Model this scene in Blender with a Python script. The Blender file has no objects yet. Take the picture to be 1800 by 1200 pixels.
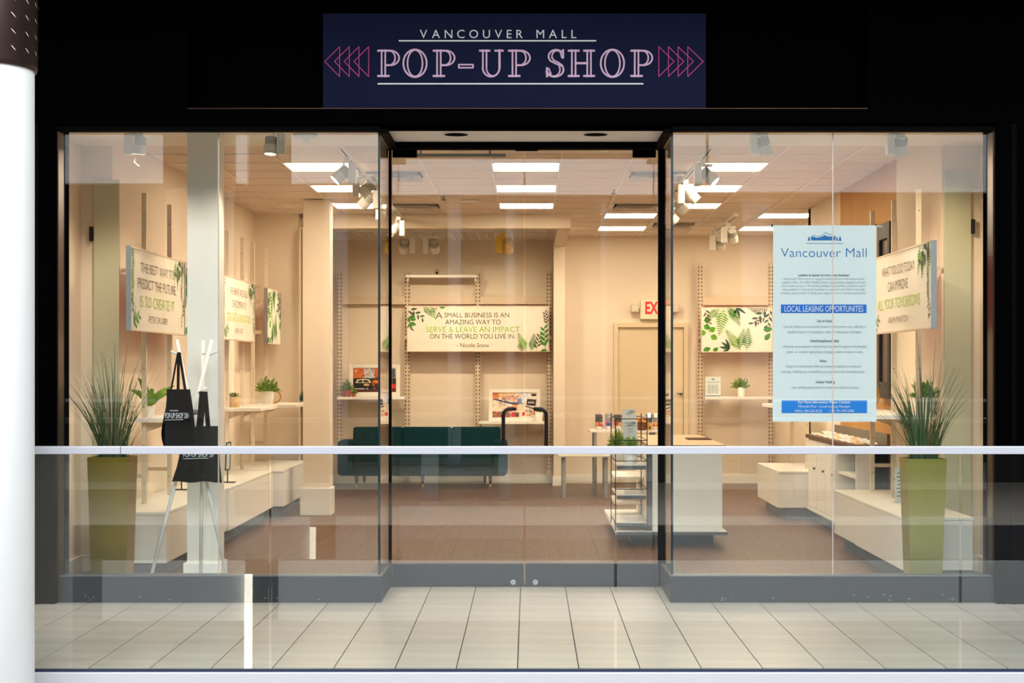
import bpy, math, random
from mathutils import Vector, Matrix
random.seed(7)
sc = bpy.context.scene
COL = sc.collection
F, CX, CY, EYE = 3040.0, 930.0, 648.0, 1.55      # focal length and vanishing point in 1800x1200 pixels, eye height

def X(px, d): return (px - CX) / F * d
def Z(py, d): return EYE - (py - CY) / F * d
def lin(c):
    return tuple(((v/255.0)/12.92 if v/255.0 <= .04045 else ((v/255.0+.055)/1.055)**2.4) for v in c)

# ------------------------------------------------------------------ camera, world, daylight, exposure
cam = bpy.data.cameras.new('camera'); camo = bpy.data.objects.new('camera', cam); COL.objects.link(camo)
camo.location = (0, 0, EYE); camo.rotation_euler = (math.pi/2, 0, 0)
cam.sensor_width = 36; cam.lens = F/1800*36
cam.shift_x = -(CX-900)/1800; cam.shift_y = (CY-600)/1800
cam.clip_start = .05; cam.clip_end = 200
sc.camera = camo
w = bpy.data.worlds.new('world'); sc.world = w; w.use_nodes = True
w.node_tree.nodes['Background'].inputs[0].default_value = (.86, .93, 1, 1)
w.node_tree.nodes['Background'].inputs[1].default_value = .25
sky = bpy.data.lights.new('skylight', 'AREA'); sky.shape = 'RECTANGLE'; sky.size = 16; sky.size_y = 6.4
sky.energy = 4000; sky.color = (.90, .965, 1.0)
skyo = bpy.data.objects.new('skylight', sky); COL.objects.link(skyo); skyo.location = (0, 2.1, 7.0)
sc.view_settings.view_transform = 'Standard'; sc.view_settings.look = 'None'
sc.view_settings.exposure = 0.0; sc.view_settings.gamma = 1.0; sc.view_settings.use_curve_mapping = False
sc.cycles.transparent_max_bounces = 24
sc.cycles.max_bounces = 10; sc.cycles.diffuse_bounces = 5; sc.cycles.glossy_bounces = 4
sc.cycles.use_denoising = True
sc.cycles.sample_clamp_indirect = 6
PANEL_POWER, SPOT_POWER = 31.0, 95.0
WARM = (1.0, .81, .585)

# ------------------------------------------------------------------ materials
MATS = {}
def mat(name, rgb, rough=.5, metal=0.0, spec=.4, vary=.06, scale=8.0, bump=0.0, stretch=None, rgb2=None, emit=0.0, emit_col=None):
    if name in MATS: return MATS[name]
    m = bpy.data.materials.new(name); m.use_nodes = True; nt = m.node_tree
    b = nt.nodes['Principled BSDF']
    b.inputs['Roughness'].default_value = rough; b.inputs['Metallic'].default_value = metal
    b.inputs['Specular IOR Level'].default_value = spec
    c = lin(rgb)
    if vary > 0 or rgb2:
        tc = nt.nodes.new('ShaderNodeTexCoord'); mp = nt.nodes.new('ShaderNodeMapping')
        if stretch: mp.inputs['Scale'].default_value = stretch
        nz = nt.nodes.new('ShaderNodeTexNoise'); nz.inputs['Scale'].default_value = scale; nz.inputs['Detail'].default_value = 4
        nt.links.new(tc.outputs['Object'], mp.inputs['Vector']); nt.links.new(mp.outputs['Vector'], nz.inputs['Vector'])
        rp = nt.nodes.new('ShaderNodeValToRGB')
        rp.color_ramp.elements[0].position = .3; rp.color_ramp.elements[1].position = .7
        c2 = lin(rgb2) if rgb2 else tuple(min(1, v*(1+vary)) for v in c)
        c1 = c if rgb2 else tuple(v*(1-vary) for v in c)
        rp.color_ramp.elements[0].color = (*c1, 1); rp.color_ramp.elements[1].color = (*c2, 1)
        nt.links.new(nz.outputs['Fac'], rp.inputs['Fac']); nt.links.new(rp.outputs['Color'], b.inputs['Base Color'])
        if bump > 0:
            bp = nt.nodes.new('ShaderNodeBump'); bp.inputs['Strength'].default_value = bump; bp.inputs['Distance'].default_value = .01
            nt.links.new(nz.outputs['Fac'], bp.inputs['Height']); nt.links.new(bp.outputs['Normal'], b.inputs['Normal'])
    else:
        b.inputs['Base Color'].default_value = (*c, 1)
    if emit > 0:
        b.inputs['Emission Color'].default_value = (*(emit_col or c), 1); b.inputs['Emission Strength'].default_value = emit
    MATS[name] = m; return m

def glassmat(name, tint, f0=.045, rough=0.0, milk=0.0):
    if name in MATS: return MATS[name]
    m = bpy.data.materials.new(name); m.use_nodes = True; nt = m.node_tree
    for n in list(nt.nodes):
        if n.type != 'OUTPUT_MATERIAL': nt.nodes.remove(n)
    out = [n for n in nt.nodes if n.type == 'OUTPUT_MATERIAL'][0]
    tr = nt.nodes.new('ShaderNodeBsdfTransparent'); tr.inputs[0].default_value = (*tint, 1)
    gl = nt.nodes.new('ShaderNodeBsdfGlossy'); gl.inputs['Roughness'].default_value = rough; gl.inputs['Color'].default_value = (1, 1, 1, 1)
    lw = nt.nodes.new('ShaderNodeLayerWeight'); lw.inputs['Blend'].default_value = .5
    p = nt.nodes.new('ShaderNodeMath'); p.operation = 'POWER'; p.inputs[1].default_value = 5
    ma = nt.nodes.new('ShaderNodeMath'); ma.operation = 'MULTIPLY_ADD'; ma.inputs[1].default_value = 1-f0; ma.inputs[2].default_value = f0
    mx = nt.nodes.new('ShaderNodeMixShader')
    nt.links.new(lw.outputs['Facing'], p.inputs[0]); nt.links.new(p.outputs[0], ma.inputs[0]); nt.links.new(ma.outputs[0], mx.inputs[0])
    nt.links.new(tr.outputs[0], mx.inputs[1]); nt.links.new(gl.outputs[0], mx.inputs[2]); nt.links.new(mx.outputs[0], out.inputs[0])
    MATS[name] = m; return m

BLACK = mat('fascia_black', (3, 3, 4), .9, spec=0.0, vary=.02)
BLACK2 = mat('frame_black', (3, 3, 4), .7, spec=.03, vary=0)
CHAR = mat('charcoal_paint', (46, 47, 50), .5, spec=.2, vary=.05)
BRONZE = mat('bronze_jamb', (64, 46, 36), .3, .8, vary=.1)
ALU = mat('brushed_aluminium', (182, 182, 190), .42, .3, vary=.03, stretch=(1, 40, 40))
NAVYGAP = mat('gasket_navy', (22, 32, 58), .6, vary=0)
COLUMN = mat('white_column_paint', (226, 226, 227), .6, vary=.01)
CAPB = mat('cap_brown_metal', (56, 40, 36), .38, .6, vary=.1)
TILE = mat('porcelain_tile', (170, 158, 145), .32, spec=.4, vary=.05, scale=2.6, stretch=(.5, 2.4, 1), rgb2=(190, 181, 169))
GROUT = mat('grout', (58, 54, 50), .9, vary=.1)
WOOD = mat('wood_plank', (76, 47, 25), .45, spec=.25, scale=4, stretch=(9, .7, 1), rgb2=(112, 75, 43), bump=.05)
WOODGAP = mat('plank_gap', (56, 38, 24), .8, vary=.1)
WALLC = mat('cream_wall', (226, 212, 192), .8, vary=.02, scale=2)
WALLF = mat('front_drywall', (238, 233, 222), .8, vary=.02, scale=2)
OCHRE = mat('ochre_wall', (178, 132, 74), .7, vary=.08, scale=3)
CEILT = mat('acoustic_tile', (226, 212, 198), .9, vary=.05, scale=60, bump=.15)
CEILB = mat('ceiling_bar', (232, 222, 210), .6, vary=.02)
PLENUM = mat('plenum_dark', (60, 50, 42), .9, vary=.1)
WHITE = mat('white_laminate', (232, 228, 220), .45, vary=.02)
WHITEM = mat('white_metal', (228, 226, 220), .4, vary=.02)
GREY = mat('grey_plinth', (84, 88, 94), .6, vary=.05)
UPR = mat('upright_metal', (220, 208, 186), .45, .1, vary=.05)
BAR = mat('bar_beige', (206, 186, 160), .5, vary=.05)
HOLE = mat('slot_dark', (40, 32, 26), .9, vary=0)
RED = mat('sign_back_red', (196, 40, 40), .6, vary=.08)
DAYTINT = mat('daylight_tint_panel', (188, 190, 164), .55, vary=.04, scale=2)  # wall end lit only by daylight; that green-grey tone is put into the colour
SIGNW = mat('sign_white_print', (226, 217, 203), .6, vary=.015)
OLIVE = mat('ink_olive', (84, 70, 42), .7, vary=.1)
LIME = mat('ink_lime', (150, 190, 30), .7, vary=.1)
GREEN1 = mat('leaf_ink_green', (58, 128, 34), .7, vary=.3, scale=30)
GREEN2 = mat('leaf_ink_light', (92, 150, 30), .7, vary=.25, scale=30)
GREEN3 = mat('leaf_ink_dark', (44, 74, 52), .7, vary=.3, scale=30)
BROWNI = mat('leaf_ink_brown', (92, 78, 62), .7, vary=.2, scale=30)
NAVY = mat('sign_navy', (23, 27, 51), .75, spec=.03, vary=.05, scale=1.5)
PINKL = mat('sign_pink', (196, 160, 186), .6, vary=0)
MAGENTA = mat('sign_magenta', (172, 44, 116), .6, vary=0)
SWHITE = mat('sign_white', (206, 210, 210), .6, vary=0)
TEAL = mat('teal_velvet', (0, 44, 50), .85, spec=.1, vary=.15, scale=20)
WALNUT = mat('walnut', (74, 46, 30), .5, vary=.15, stretch=(6, 6, 1))
GOLDT = mat('brass_tip', (196, 150, 62), .35, .8, vary=.05)
GOLDV = mat('gold_vase', (150, 126, 40), .32, .55, vary=.1, scale=5)
GOLDG = mat('green_gold_vase', (160, 154, 74), .32, .5, vary=.1, scale=5)
BLADE = mat('grass_blade', (40, 84, 50), .55, vary=.35, scale=12, rgb2=(70, 92, 44))
BLADEB = mat('grass_dry', (92, 82, 52), .6, vary=.3, scale=12)
LEAFB = mat('leaf_bright', (156, 184, 58), .5, scale=16, rgb2=(62, 120, 30))
LEAFF = mat('leaf_fine', (84, 128, 40), .6, scale=25, rgb2=(136, 164, 64))
SOIL = mat('soil', (58, 44, 32), .95, vary=.3, scale=40)
POTW = mat('pot_white', (238, 234, 226), .4, vary=.02)
TERRA = mat('terracotta', (178, 96, 78), .8, vary=.08)
WOVEN = mat('woven_fibre', (196, 164, 116), .8, vary=.2, scale=40, stretch=(1, 1, 8), bump=.2)
RATTAN = mat('rattan', (176, 124, 56), .6, vary=.2, scale=30)
APRON = mat('black_cloth', (4, 5, 7), .95, spec=.0, vary=.2, scale=30)
STEELG = mat('grey_steel', (150, 154, 152), .45, .2, vary=.05)
WIRE = mat('wire_dark', (50, 52, 56), .45, .5, vary=.1)
PULL = mat('pull_black', (26, 18, 16), .35, .4, vary=.1)
CHROME = mat('chrome', (206, 208, 212), .2, .9, vary=0)
DKWOOD = mat('dark_counter_edge', (92, 66, 50), .5, vary=.2, scale=6, stretch=(1, 8, 1))
TANTOP = mat('tan_counter_top', (196, 160, 120), .4, vary=.06, scale=5)
PAPER = mat('poster_paper', (206, 216, 216), .6, vary=.01)
BLUE1 = mat('ink_blue', (10, 100, 168), .6, vary=0)
BLUE2 = mat('banner_blue', (0, 98, 192), .6, vary=0)
BLUE3 = mat('banner_sky_blue', (0, 118, 206), .6, vary=0)
GREYT = mat('ink_grey', (156, 164, 166), .7, vary=0)
DGREYT = mat('ink_dark_grey', (92, 100, 104), .7, vary=0)
DOORC = mat('cream_door', (214, 196, 164), .5, vary=.02)
LENS = mat('panel_diffuser', (250, 245, 235), .5, vary=0, emit=PANEL_POWER, emit_col=WARM)
SPOTL = mat('spot_lens', (250, 240, 220), .4, vary=0, emit=5, emit_col=(1, .82, .55))
HEADW = mat('track_head_white', (226, 224, 214), .4, vary=.02)
FIN = mat('head_fin_grey', (150, 150, 142), .5, vary=.05)
YELLOW = mat('head_yellow', (226, 190, 40), .45, vary=.05)
AMBER = mat('lamp_amber', (255, 200, 90), .3, vary=0, emit=3, emit_col=(1, .66, .15))
VENT = mat('vent_metal', (222, 216, 208), .4, .3, vary=.05)
EXITR = mat('exit_red', (230, 20, 24), .5, vary=0, emit=1.3, emit_col=(1, .015, .02))
MULL = mat('opposite_white', (236, 238, 240), .7, vary=.01)
OPPD = mat('opposite_dark', (44, 39, 37), .8, vary=.15, scale=1)
GLASS = glassmat('storefront_glass', (.975, .985, .98), f0=.058)
RGLASS = glassmat('railing_glass', (.955, .975, .968), f0=.064)
SEAL = mat('silicone_seal', (184, 168, 160), .4, vary=.03)
SEALD = mat('edge_seal_teal', (16, 42, 48), .3, vary=.1)
CLEAR = glassmat('clear_plastic', (.93, .93, .95), f0=.12, rough=.12)

# ------------------------------------------------------------------ mesh builder
ORG = {}
class MB:
    def __init__(s): s.v, s.f, s.m, s.mi = [], [], [], 0
    def add(s, vs, fs, mi=None):
        n = len(s.v); s.v += [tuple(p) for p in vs]
        for q in fs: s.f.append(tuple(i+n for i in q)); s.m.append(s.mi if mi is None else mi)
        return s
    def box(s, x0, x1, y0, y1, z0, z1, mi=None):
        x0, x1 = min(x0, x1), max(x0, x1); y0, y1 = min(y0, y1), max(y0, y1); z0, z1 = min(z0, z1), max(z0, z1)
        return s.add([(x0,y0,z0),(x1,y0,z0),(x1,y1,z0),(x0,y1,z0),(x0,y0,z1),(x1,y0,z1),(x1,y1,z1),(x0,y1,z1)],
                     [(0,3,2,1),(4,5,6,7),(0,1,5,4),(1,2,6,5),(2,3,7,6),(3,0,4,7)], mi)
    def tube(s, pts, r, n=8, mi=None, cap=True):
        pts = [Vector(p) for p in pts]; k = len(pts)
        rs = r if isinstance(r, (list, tuple)) else [r]*k
        vs, fs = [], []; u = None
        for i, p in enumerate(pts):
            t = (pts[min(i+1, k-1)] - pts[max(i-1, 0)]).normalized()
            if u is None:
                u = t.orthogonal().normalized()
            else:
                u = (u - t*u.dot(t)); u = u.normalized() if u.length > 1e-6 else t.orthogonal().normalized()
            v = t.cross(u)
            for j in range(n):
                a = 2*math.pi*j/n; vs.append(p + (u*math.cos(a) + v*math.sin(a))*rs[i])
        for i in range(k-1):
            for j in range(n):
                a, b = i*n+j, i*n+(j+1) % n; fs.append((a, b, b+n, a+n))
        if cap: fs.append(tuple(range(n-1, -1, -1))); fs.append(tuple((k-1)*n+j for j in range(n)))
        return s.add(vs, fs, mi)
    def lathe(s, cx, cy, prof, n=20, mi=None, ripple=0.0, ripn=12):
        vs, fs = [], []; k = len(prof)
        for (r, z) in prof:
            for j in range(n):
                a = 2*math.pi*j/n; rr = r*(1+ripple*math.cos(ripn*a)); vs.append((cx+rr*math.cos(a), cy+rr*math.sin(a), z))
        for i in range(k-1):
            for j in range(n):
                a, b = i*n+j, i*n+(j+1) % n; fs.append((a, b, b+n, a+n))
        fs.append(tuple(range(n-1, -1, -1))); fs.append(tuple((k-1)*n+j for j in range(n)))
        return s.add(vs, fs, mi)
    def poly(s, pts2, y, mi=None):           # flat polygon in the XZ plane at depth y, facing -Y
        return s.add([(a, y, b) for a, b in pts2], [tuple(range(len(pts2)))], mi)
    def prism(s, pts2, y0, y1, mi=None):     # polygon in XZ extruded along Y
        n = len(pts2); vs = [(a, y0, b) for a, b in pts2] + [(a, y1, b) for a, b in pts2]
        fs = [tuple(range(n)), tuple(range(2*n-1, n-1, -1))] + [(i, i+n, (i+1) % n+n, (i+1) % n) for i in range(n)]
        return s.add(vs, fs, mi)
    def line(s, pts2, wd, y, mi=None, closed=False):   # flat stroke in XZ
        y0 = y
        p = [Vector(q) for q in pts2]
        if closed: p = p + [p[0]]
        for a, b in zip(p[:-1], p[1:]):
            t = (b-a)
            if t.length < 1e-9: continue
            t = t.normalized(); n = Vector((-t.y, t.x))*wd/2; e = t*wd*.25
            y = y0-.00004*(len(s.f) % 60); q = [a-e+n, a-e-n, b+e-n, b+e+n]; s.add([(v.x, y, v.y) for v in q], [(0, 1, 2, 3)], mi)
        return s
    def build(s, name, mats, parent=None, smooth=False, bevel=0.0, seg=2, local=False):
        me = bpy.data.meshes.new(name)
        off = ORG.get(parent, Vector((0, 0, 0))) if parent is not None else Vector((0, 0, 0))
        me.from_pydata([tuple(Vector(p)-off) for p in s.v], [], s.f)
        for m in (mats if isinstance(mats, (list, tuple)) else [mats]): me.materials.append(m)
        for p, i in zip(me.polygons, s.m): p.material_index = i; p.use_smooth = smooth
        o = bpy.data.objects.new(name, me); COL.objects.link(o)
        if parent is not None: o.parent = parent; ORG[o] = off
        else: ORG[o] = Vector((0, 0, 0))
        if bevel > 0:
            b = o.modifiers.new('bevel', 'BEVEL'); b.width = bevel; b.segments = seg; b.limit_method = 'ANGLE'
        return o

def tag(o, label=None, cat=None, group=None, kind=None):
    if label: o['label'] = label
    if cat: o['category'] = cat
    if group: o['group'] = group
    if kind: o['kind'] = kind
    return o
def thing(name, label, cat, loc, group=None, rotz=0.0, local=False):
    o = bpy.data.objects.new(name, None); COL.objects.link(o); o.location = loc; o.rotation_euler = (0, 0, rotz)
    o.empty_display_size = .1
    ORG[o] = Vector((0, 0, 0)) if (local or rotz) else Vector(loc)
    return tag(o, label, cat, group)
def struct(o, label=None): o['kind'] = 'structure'; 
def S(name, mb, m, label=None, parent=None, bevel=0.0, smooth=False):
    o = mb.build(name, m, parent, smooth, bevel)
    if parent is None: tag(o, label, None, None, 'structure')
    return o
def copy_tree(o, parent=None):
    c = o.copy(); COL.objects.link(c); c.parent = parent; ORG[c] = ORG.get(o, Vector((0, 0, 0)))
    for ch in o.children: copy_tree(ch, c)
    return c

# ------------------------------------------------------------------ lettering
_txt = {}
def glyphs(body, weight=0.0, res=3):
    key = (body, weight)
    if key not in _txt:
        cu = bpy.data.curves.new('lettering_tmp', 'FONT'); cu.body = body; cu.resolution_u = res; cu.offset = weight
        ob = bpy.data.objects.new('lettering_tmp', cu); COL.objects.link(ob)
        dg = bpy.context.evaluated_depsgraph_get()
        me = bpy.data.meshes.new_from_object(ob.evaluated_get(dg))
        _txt[key] = ([tuple(v.co) for v in me.vertices], [tuple(p.vertices) for p in me.polygons])
        bpy.data.objects.remove(ob); bpy.data.curves.remove(cu); bpy.data.meshes.remove(me)
    return _txt[key]
CAPH = None
def write(mb, body, x0, x1, zbase, cap, y, mi=0, weight=0.0, spread=False):
    global CAPH
    if CAPH is None:
        v, f = glyphs('H'); CAPH = max(p[1] for p in v) - min(p[1] for p in v)
    if spread:                       # letter-spaced capitals placed one by one
        n = len(body); ws = []
        for ch in body:
            v, f = glyphs(ch, weight) if ch != ' ' else ([(0, 0, 0), (.35, 0, 0)], [])
            ws.append((min(p[0] for p in v), max(p[0] for p in v), v, f))
        sz = cap/CAPH; tot = sum(b-a for a, b, _, _ in ws)*sz; gap = (x1-x0-tot)/(n-1); x = x0
        for a, b, v, f in ws:
            if f: mb.add([(x+(p[0]-a)*sz, y, zbase+p[1]*sz) for p in v], f, mi)
            x += (b-a)*sz+gap
        return
    v, f = glyphs(body, weight)
    a, b = min(p[0] for p in v), max(p[0] for p in v); sx = (x1-x0)/(b-a); sz = cap/CAPH
    mb.add([(x0+(p[0]-a)*sx, y, zbase+p[1]*sz) for p in v], f, mi)

# ------------------------------------------------------------------ key planes
D_R, D_F, D_D = 8.96, 11.52, 12.35               # railing, shop glass, recessed doors
D_WALL, D_BL, D_BK = 13.2, 20.0, 23.4
XL, XR, CEIL, SOF = -3.18, 3.15, 3.34, 3.25

# ================================================================== MALL FLOOR
fl = S('floor', MB().box(-9, 9, 8.995, 12.45, -.30, -.012), GROUT, 'pale stone tiled walkway floor between the railing and the shop')
tm = MB().box(-.1558, .1558, -.3165, .3165, -.011, 0).build('tile', TILE, fl, bevel=.0015, seg=1)
tile_mesh = tm.data; bpy.data.objects.remove(tm)
def tile_piece(x, y, x0=None, x1=None, y0=None, y1=None):
    o = bpy.data.objects.new('tile', tile_mesh); COL.objects.link(o); o.parent = fl
    lo, hi = max(y-.316, 8.97), min(y+.316, 12.42)
    if hi-lo < .05: return bpy.data.objects.remove(o)
    o.location = (x, (lo+hi)/2, 0); o.scale = (1, (hi-lo)/.634, 1)
for k in range(-13, 13):
    for n in range(-4, 4):
        tile_piece(-.06+.3175*(k+.5), 11.03+.3175+.635*n + (.3175 if k % 2 else 0))

# ================================================================== SHOP FLOOR (planks), slab
fs = S('floor.001', MB().box(-3.7, 4.3, 12.45, 23.7, -.2, -.006), WOODGAP, 'brown wood plank floor inside the shop')
MB().box(-3.55, -1.0, 11.62, 12.45, -.2, -.0005).box(1.0-.03, 3.55, 11.62, 12.45, -.2, -.0005).build('display_floor', WOOD, fs)
pm = MB().box(-.1012, .1012, -.75, .75, -.004, 0).build('plank', WOOD, fs); pmesh = pm.data; bpy.data.objects.remove(pm)
for i in range(36):
    x = -3.5+.204*i+.1
    off = (i*.53) % 1.5
    y = 12.46-off
    while y < 23.5:
        lo, hi = max(12.46, y), min(23.6, y+1.497)
        if hi-lo > .05:
            o = bpy.data.objects.new('plank', pmesh); COL.objects.link(o); o.parent = fs
            o.location = (x, (lo+hi)/2, 0); o.scale = (1, (hi-lo)/1.5, 1)
        y += 1.5

# ================================================================== FRONT FASCIA AND FRAMES
zt = Z(220, 11.46)     # underside of the header
fw = MB()
fw.box(-9, X(330, 11.40), 11.40, 11.75, zt, 5.2); fw.box(X(1525, 11.40), 9, 11.40, 11.75, zt, 5.2)
fw.box(X(330, 11.40), X(1525, 11.40), 11.40, 11.75, zt, Z(191, 11.40)); fw.box(X(330, 11.40), X(1525, 11.40), 11.58, 11.75, Z(191, 11.40), 5.2)
fw.box(-9, X(97, 11.40), 11.40, 11.75, 0.0, zt); fw.box(X(1752, 11.40), 9, 11.40, 11.75, 0.0, zt)
wf = S('wall_front', fw, BLACK, 'black shopfront wall around the display windows', bevel=.004)
MB().box(X(330, 11.39), X(1525, 11.39), 11.385, 11.40, Z(191.4, 11.39), Z(190, 11.39)).build('reveal_strip', BRONZE, wf)
gv = MB()
for px in (59, 1778): gv.box(X(px, 11.39), X(px+9, 11.39), 11.388, 11.40, 0, zt)
gv.build('pilaster_strip', BLACK2, wf)
# window head, recess soffit and its frame
D0, D1 = 11.46, D_D
XCL, XCR = X(668.5, D_F), X(1180, D_F)           # recess corner
xdl, xdr = X(688, D_D), X(1157, D_D)
t1 = MB()
zh = Z(233, D_F)
t1.box(X(95, D0), XCL, D0-.03, D0+.06, zh, zt); t1.box(XCR, X(1755, D0), D0-.03, D0+.06, zh, zt)
zd = Z(262, D_D)
t1.box(XCL-.005, XCL+.05, D0, D_D, zd-.005, zt-.02); t1.box(XCR-.05, XCR+.005, D0, D_D, zd-.005, zt-.02)
t1.box(XCL, XCR, D_D-.03, D_D+.08, zd, Z(251, D_D))
S('trim_1', t1, BLACK2, 'black head frame over the windows and the recessed doors', bevel=.003)
sf = MB().box(XCL, XCR, D0-.02, D_D+.1, Z(251, D_D)+.005, Z(251, D_D)+.06)
SOFM = mat('entry_soffit', (232, 224, 218), .8, vary=.03, scale=3)
S('ceiling.001', sf, SOFM, 'pale soffit over the recessed shop entrance')
for px, lab in ((802, 'left'), (1047, 'right')):
    dd = 11.92; x = X(px, dd); zz = Z(251, D_D)+.005
    t = thing('downlight', 'round black recessed downlight at the %s of the entrance soffit' % lab, 'downlight', (x, dd, zz), 'entrance downlights')
    MB().lathe(x, dd, [(.098, zz-.004), (.102, zz-.001), (.08, zz-.0005)], 24).build('trim_ring', WHITEM, t, True)
    MB().lathe(x, dd, [(.082, zz-.006), (.078, zz-.0045)], 24).build('baffle', BLACK2, t, True)
# bulkheads under the windows
zb = Z(1013, D_F)
for n, a, b, c, e, lab in ((2, X(97, D0), XCL+.01, XCL, xdl, 'left'), (3, XCR-.01, X(1755, D0), XCR, xdr, 'right')):
    m = MB().box(a, b, 11.47, 11.62, 0, zb)
    if n == 2: m.box(b-.10, b, 11.6, D_D, 0, zb)
    else: m.box(a, a+.10, 11.6, D_D, 0, zb)
    o = S('trim_%d' % n, m, CHAR, 'charcoal kick base under the %s window' % lab, bevel=.004)
    s2 = MB().box(a, b, 11.465, 11.60, zb, zb+.014)
    s2.build('sill_cap', mat('sill_grey', (70, 74, 80), .35, .3, vary=.03), o, bevel=.003)
    sp = MB()
    for k in range(16):
        q = random.uniform(a+.1, b-.05); zq = random.uniform(.012, .05); ww = random.uniform(.004, .02)
        sp.add([(q, 11.469, zq), (q+ww, 11.469, zq+.002), (q+ww*.8, 11.469, zq+.006), (q+.001, 11.469, zq+.005)], [(0, 1, 2, 3)])
    sp.build('scuff_marks', mat('scuff', (150, 154, 160), .8, vary=.1), o)['kind'] = 'stuff'
# windows
def window(n, xa, xb, xj, xc, lab, sgn):
    r = bpy.data.objects.new('window_%d' % n, None); COL.objects.link(r); ORG[r] = Vector((0, 0, 0))
    tag(r, 'tall frameless %s display window of the shop' % lab, None, None, 'structure')
    for a, b in ((xa, xj-.004), (xj+.004, xb)):
        MB().box(a, b, D_F, D_F+.010, zb+.014, zh).build('glass_pane', GLASS, r)
    MB().box(xj-.0035, xj+.0035, D_F+.001, D_F+.009, zb+.014, zh).build('joint_seal', SEAL, r)
    MB().box(xc-.005, xc+.005, D_F+.012, D_D-.03, zb+.014, zt-.05).build('glass_pane', GLASS, r)
    MB().box(xc-.009, xc+.006, D_F-.002, D_F+.013, zb, zh).build('corner_seal', SEALD, r)
    return r
wl = window(1, X(104, D_F), XCL-.014, X(384, D_F), XCL-.006, 'left', -1)
wr = window(2, XCR+.014, X(1744, D_F), X(1464, D_F), XCR+.006, 'right', 1)
MB().box(X(95, D0), X(104, D0), D0-.02, D0+.12, zb, zh).build('jamb', BRONZE, wl, bevel=.004)
MB().box(X(1744, D0), X(1755, D0), D0-.02, D0+.12, zb, zh).build('jamb', BRONZE, wr, bevel=.004)
# door posts
dp = MB().box(X(680, D_D), X(688, D_D), D_D-.03, D_D+.05, 0, zd); dp.box(X(1157, D_D), X(1168, D_D), D_D-.03, D_D+.05, 0, zd)
S('trim_4', dp, BLACK2, 'slim black posts beside the glass doors', bevel=.003)
S('trim_5', MB().box(XCL, XCR, D_D-.06, D_D+.09, -.01, .004), GROUT, 'dark threshold strip under the glass doors')
# door leaves
z0d, z1d, zr = Z(1027, D_D), Z(264, D_D), Z(990, D_D)
xm = X(922, D_D)
def leaf(n, xa, xb, lab, hx, lx, px_bar, px_mount, patch):
    r = bpy.data.objects.new('door_%d' % n, None); COL.objects.link(r); ORG[r] = Vector((0, 0, 0))
    tag(r, '%s glass door leaf with grey bottom rail and black pull' % lab, None, None, 'structure')
    MB().box(xa, xb, D_D, D_D+.012, zr, z1d).build('glass_pane', GLASS, r)
    MB().box(xa, xb, D_D-.015, D_D+.028, z0d, zr).build('bottom_rail', CHAR, r, bevel=.003)
    MB().box(X(patch[0], D_D), X(patch[1], D_D), D_D-.012, D_D+.024, Z(276.5, D_D), Z(263, D_D)).build('patch_fitting', BLACK2, r, bevel=.002)
    MB().box(min(lx, xm), max(lx, xm), D_D-.01, D_D+.022, Z(264, D_D)-.004, Z(259.5, D_D)).build('strike_plate', BLACK2, r)
    lk = MB().tube([(hx, D_D-.03, Z(1022, D_D)), (hx, D_D-.014, Z(1022, D_D))], [.019, .021], 20).build('lock', CHROME, r, False)
    MB().box(hx-.006, hx+.006, D_D-.032, D_D-.0299, Z(1022, D_D)-.0015, Z(1022, D_D)+.0015).build('key_slot', HOLE, lk)
    zm0, zm1 = Z(718, D_D), Z(792, D_D); xm_, xb_ = X(px_mount, D_D), X(px_bar, D_D); yb = D_D-.075
    s = 1 if xb_ > xm_ else -1; path = [(xm_, D_D, zm0), (xm_, yb+.02, zm0), (xm_+s*.012, yb, zm0)]
    for k in range(5):
        a = k/4*math.pi/2; path.append((xb_-s*.045*(1-math.sin(a)), yb, zm0-.045*(1-math.cos(a))))
    for k in range(5):
        a = k/4*math.pi/2; path.append((xb_-s*.045*(1-math.cos(a)), yb, zm1+.045*(1-math.sin(a))))
    path += [(xm_+s*.012, yb, zm1), (xm_, yb+.02, zm1), (xm_, D_D, zm1)]
    MB().tube(path, .0135, 12).build('pull_handle', PULL, r, True)
    return r
leaf(1, xdl+.006, xm-.006, 'left', X(902, D_D), X(906, D_D), 885, 905, (690, 733))
leaf(2, xm+.006, xdr-.006, 'right', X(941, D_D), X(945, D_D), 960, 940, (1112, 1153))

# ================================================================== SHOP SIGN
ds = 11.50
sx0, sx1, sz0, sz1 = X(567.5, ds), X(1241, ds), Z(190, ds), Z(23.5, ds)
sg = thing('shop_sign', 'long navy pop-up shop sign box above the shop entrance', 'sign', (X(904, ds), ds, sz0))
MB().box(sx0, sx1, ds, ds+.078, sz0, sz1).build('sign_panel', NAVY, sg, bevel=.003)
mb = MB(); yl = ds-.003
write(mb, 'VANCOUVER MALL', X(738, yl), X(1013, yl), Z(67, yl), (67-52.5)/F*yl, yl, spread=True)
mb.build('small_lettering', SWHITE, sg)
MB().box(X(701, yl), X(1048, yl), yl-.002, yl, Z(73, yl), Z(70.5, yl)).build('rule', SWHITE, sg); MB().box(X(664, yl), X(1131, yl), yl-.002, yl, Z(148.5, yl), Z(146, yl)).build('rule', SWHITE, sg)
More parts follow.
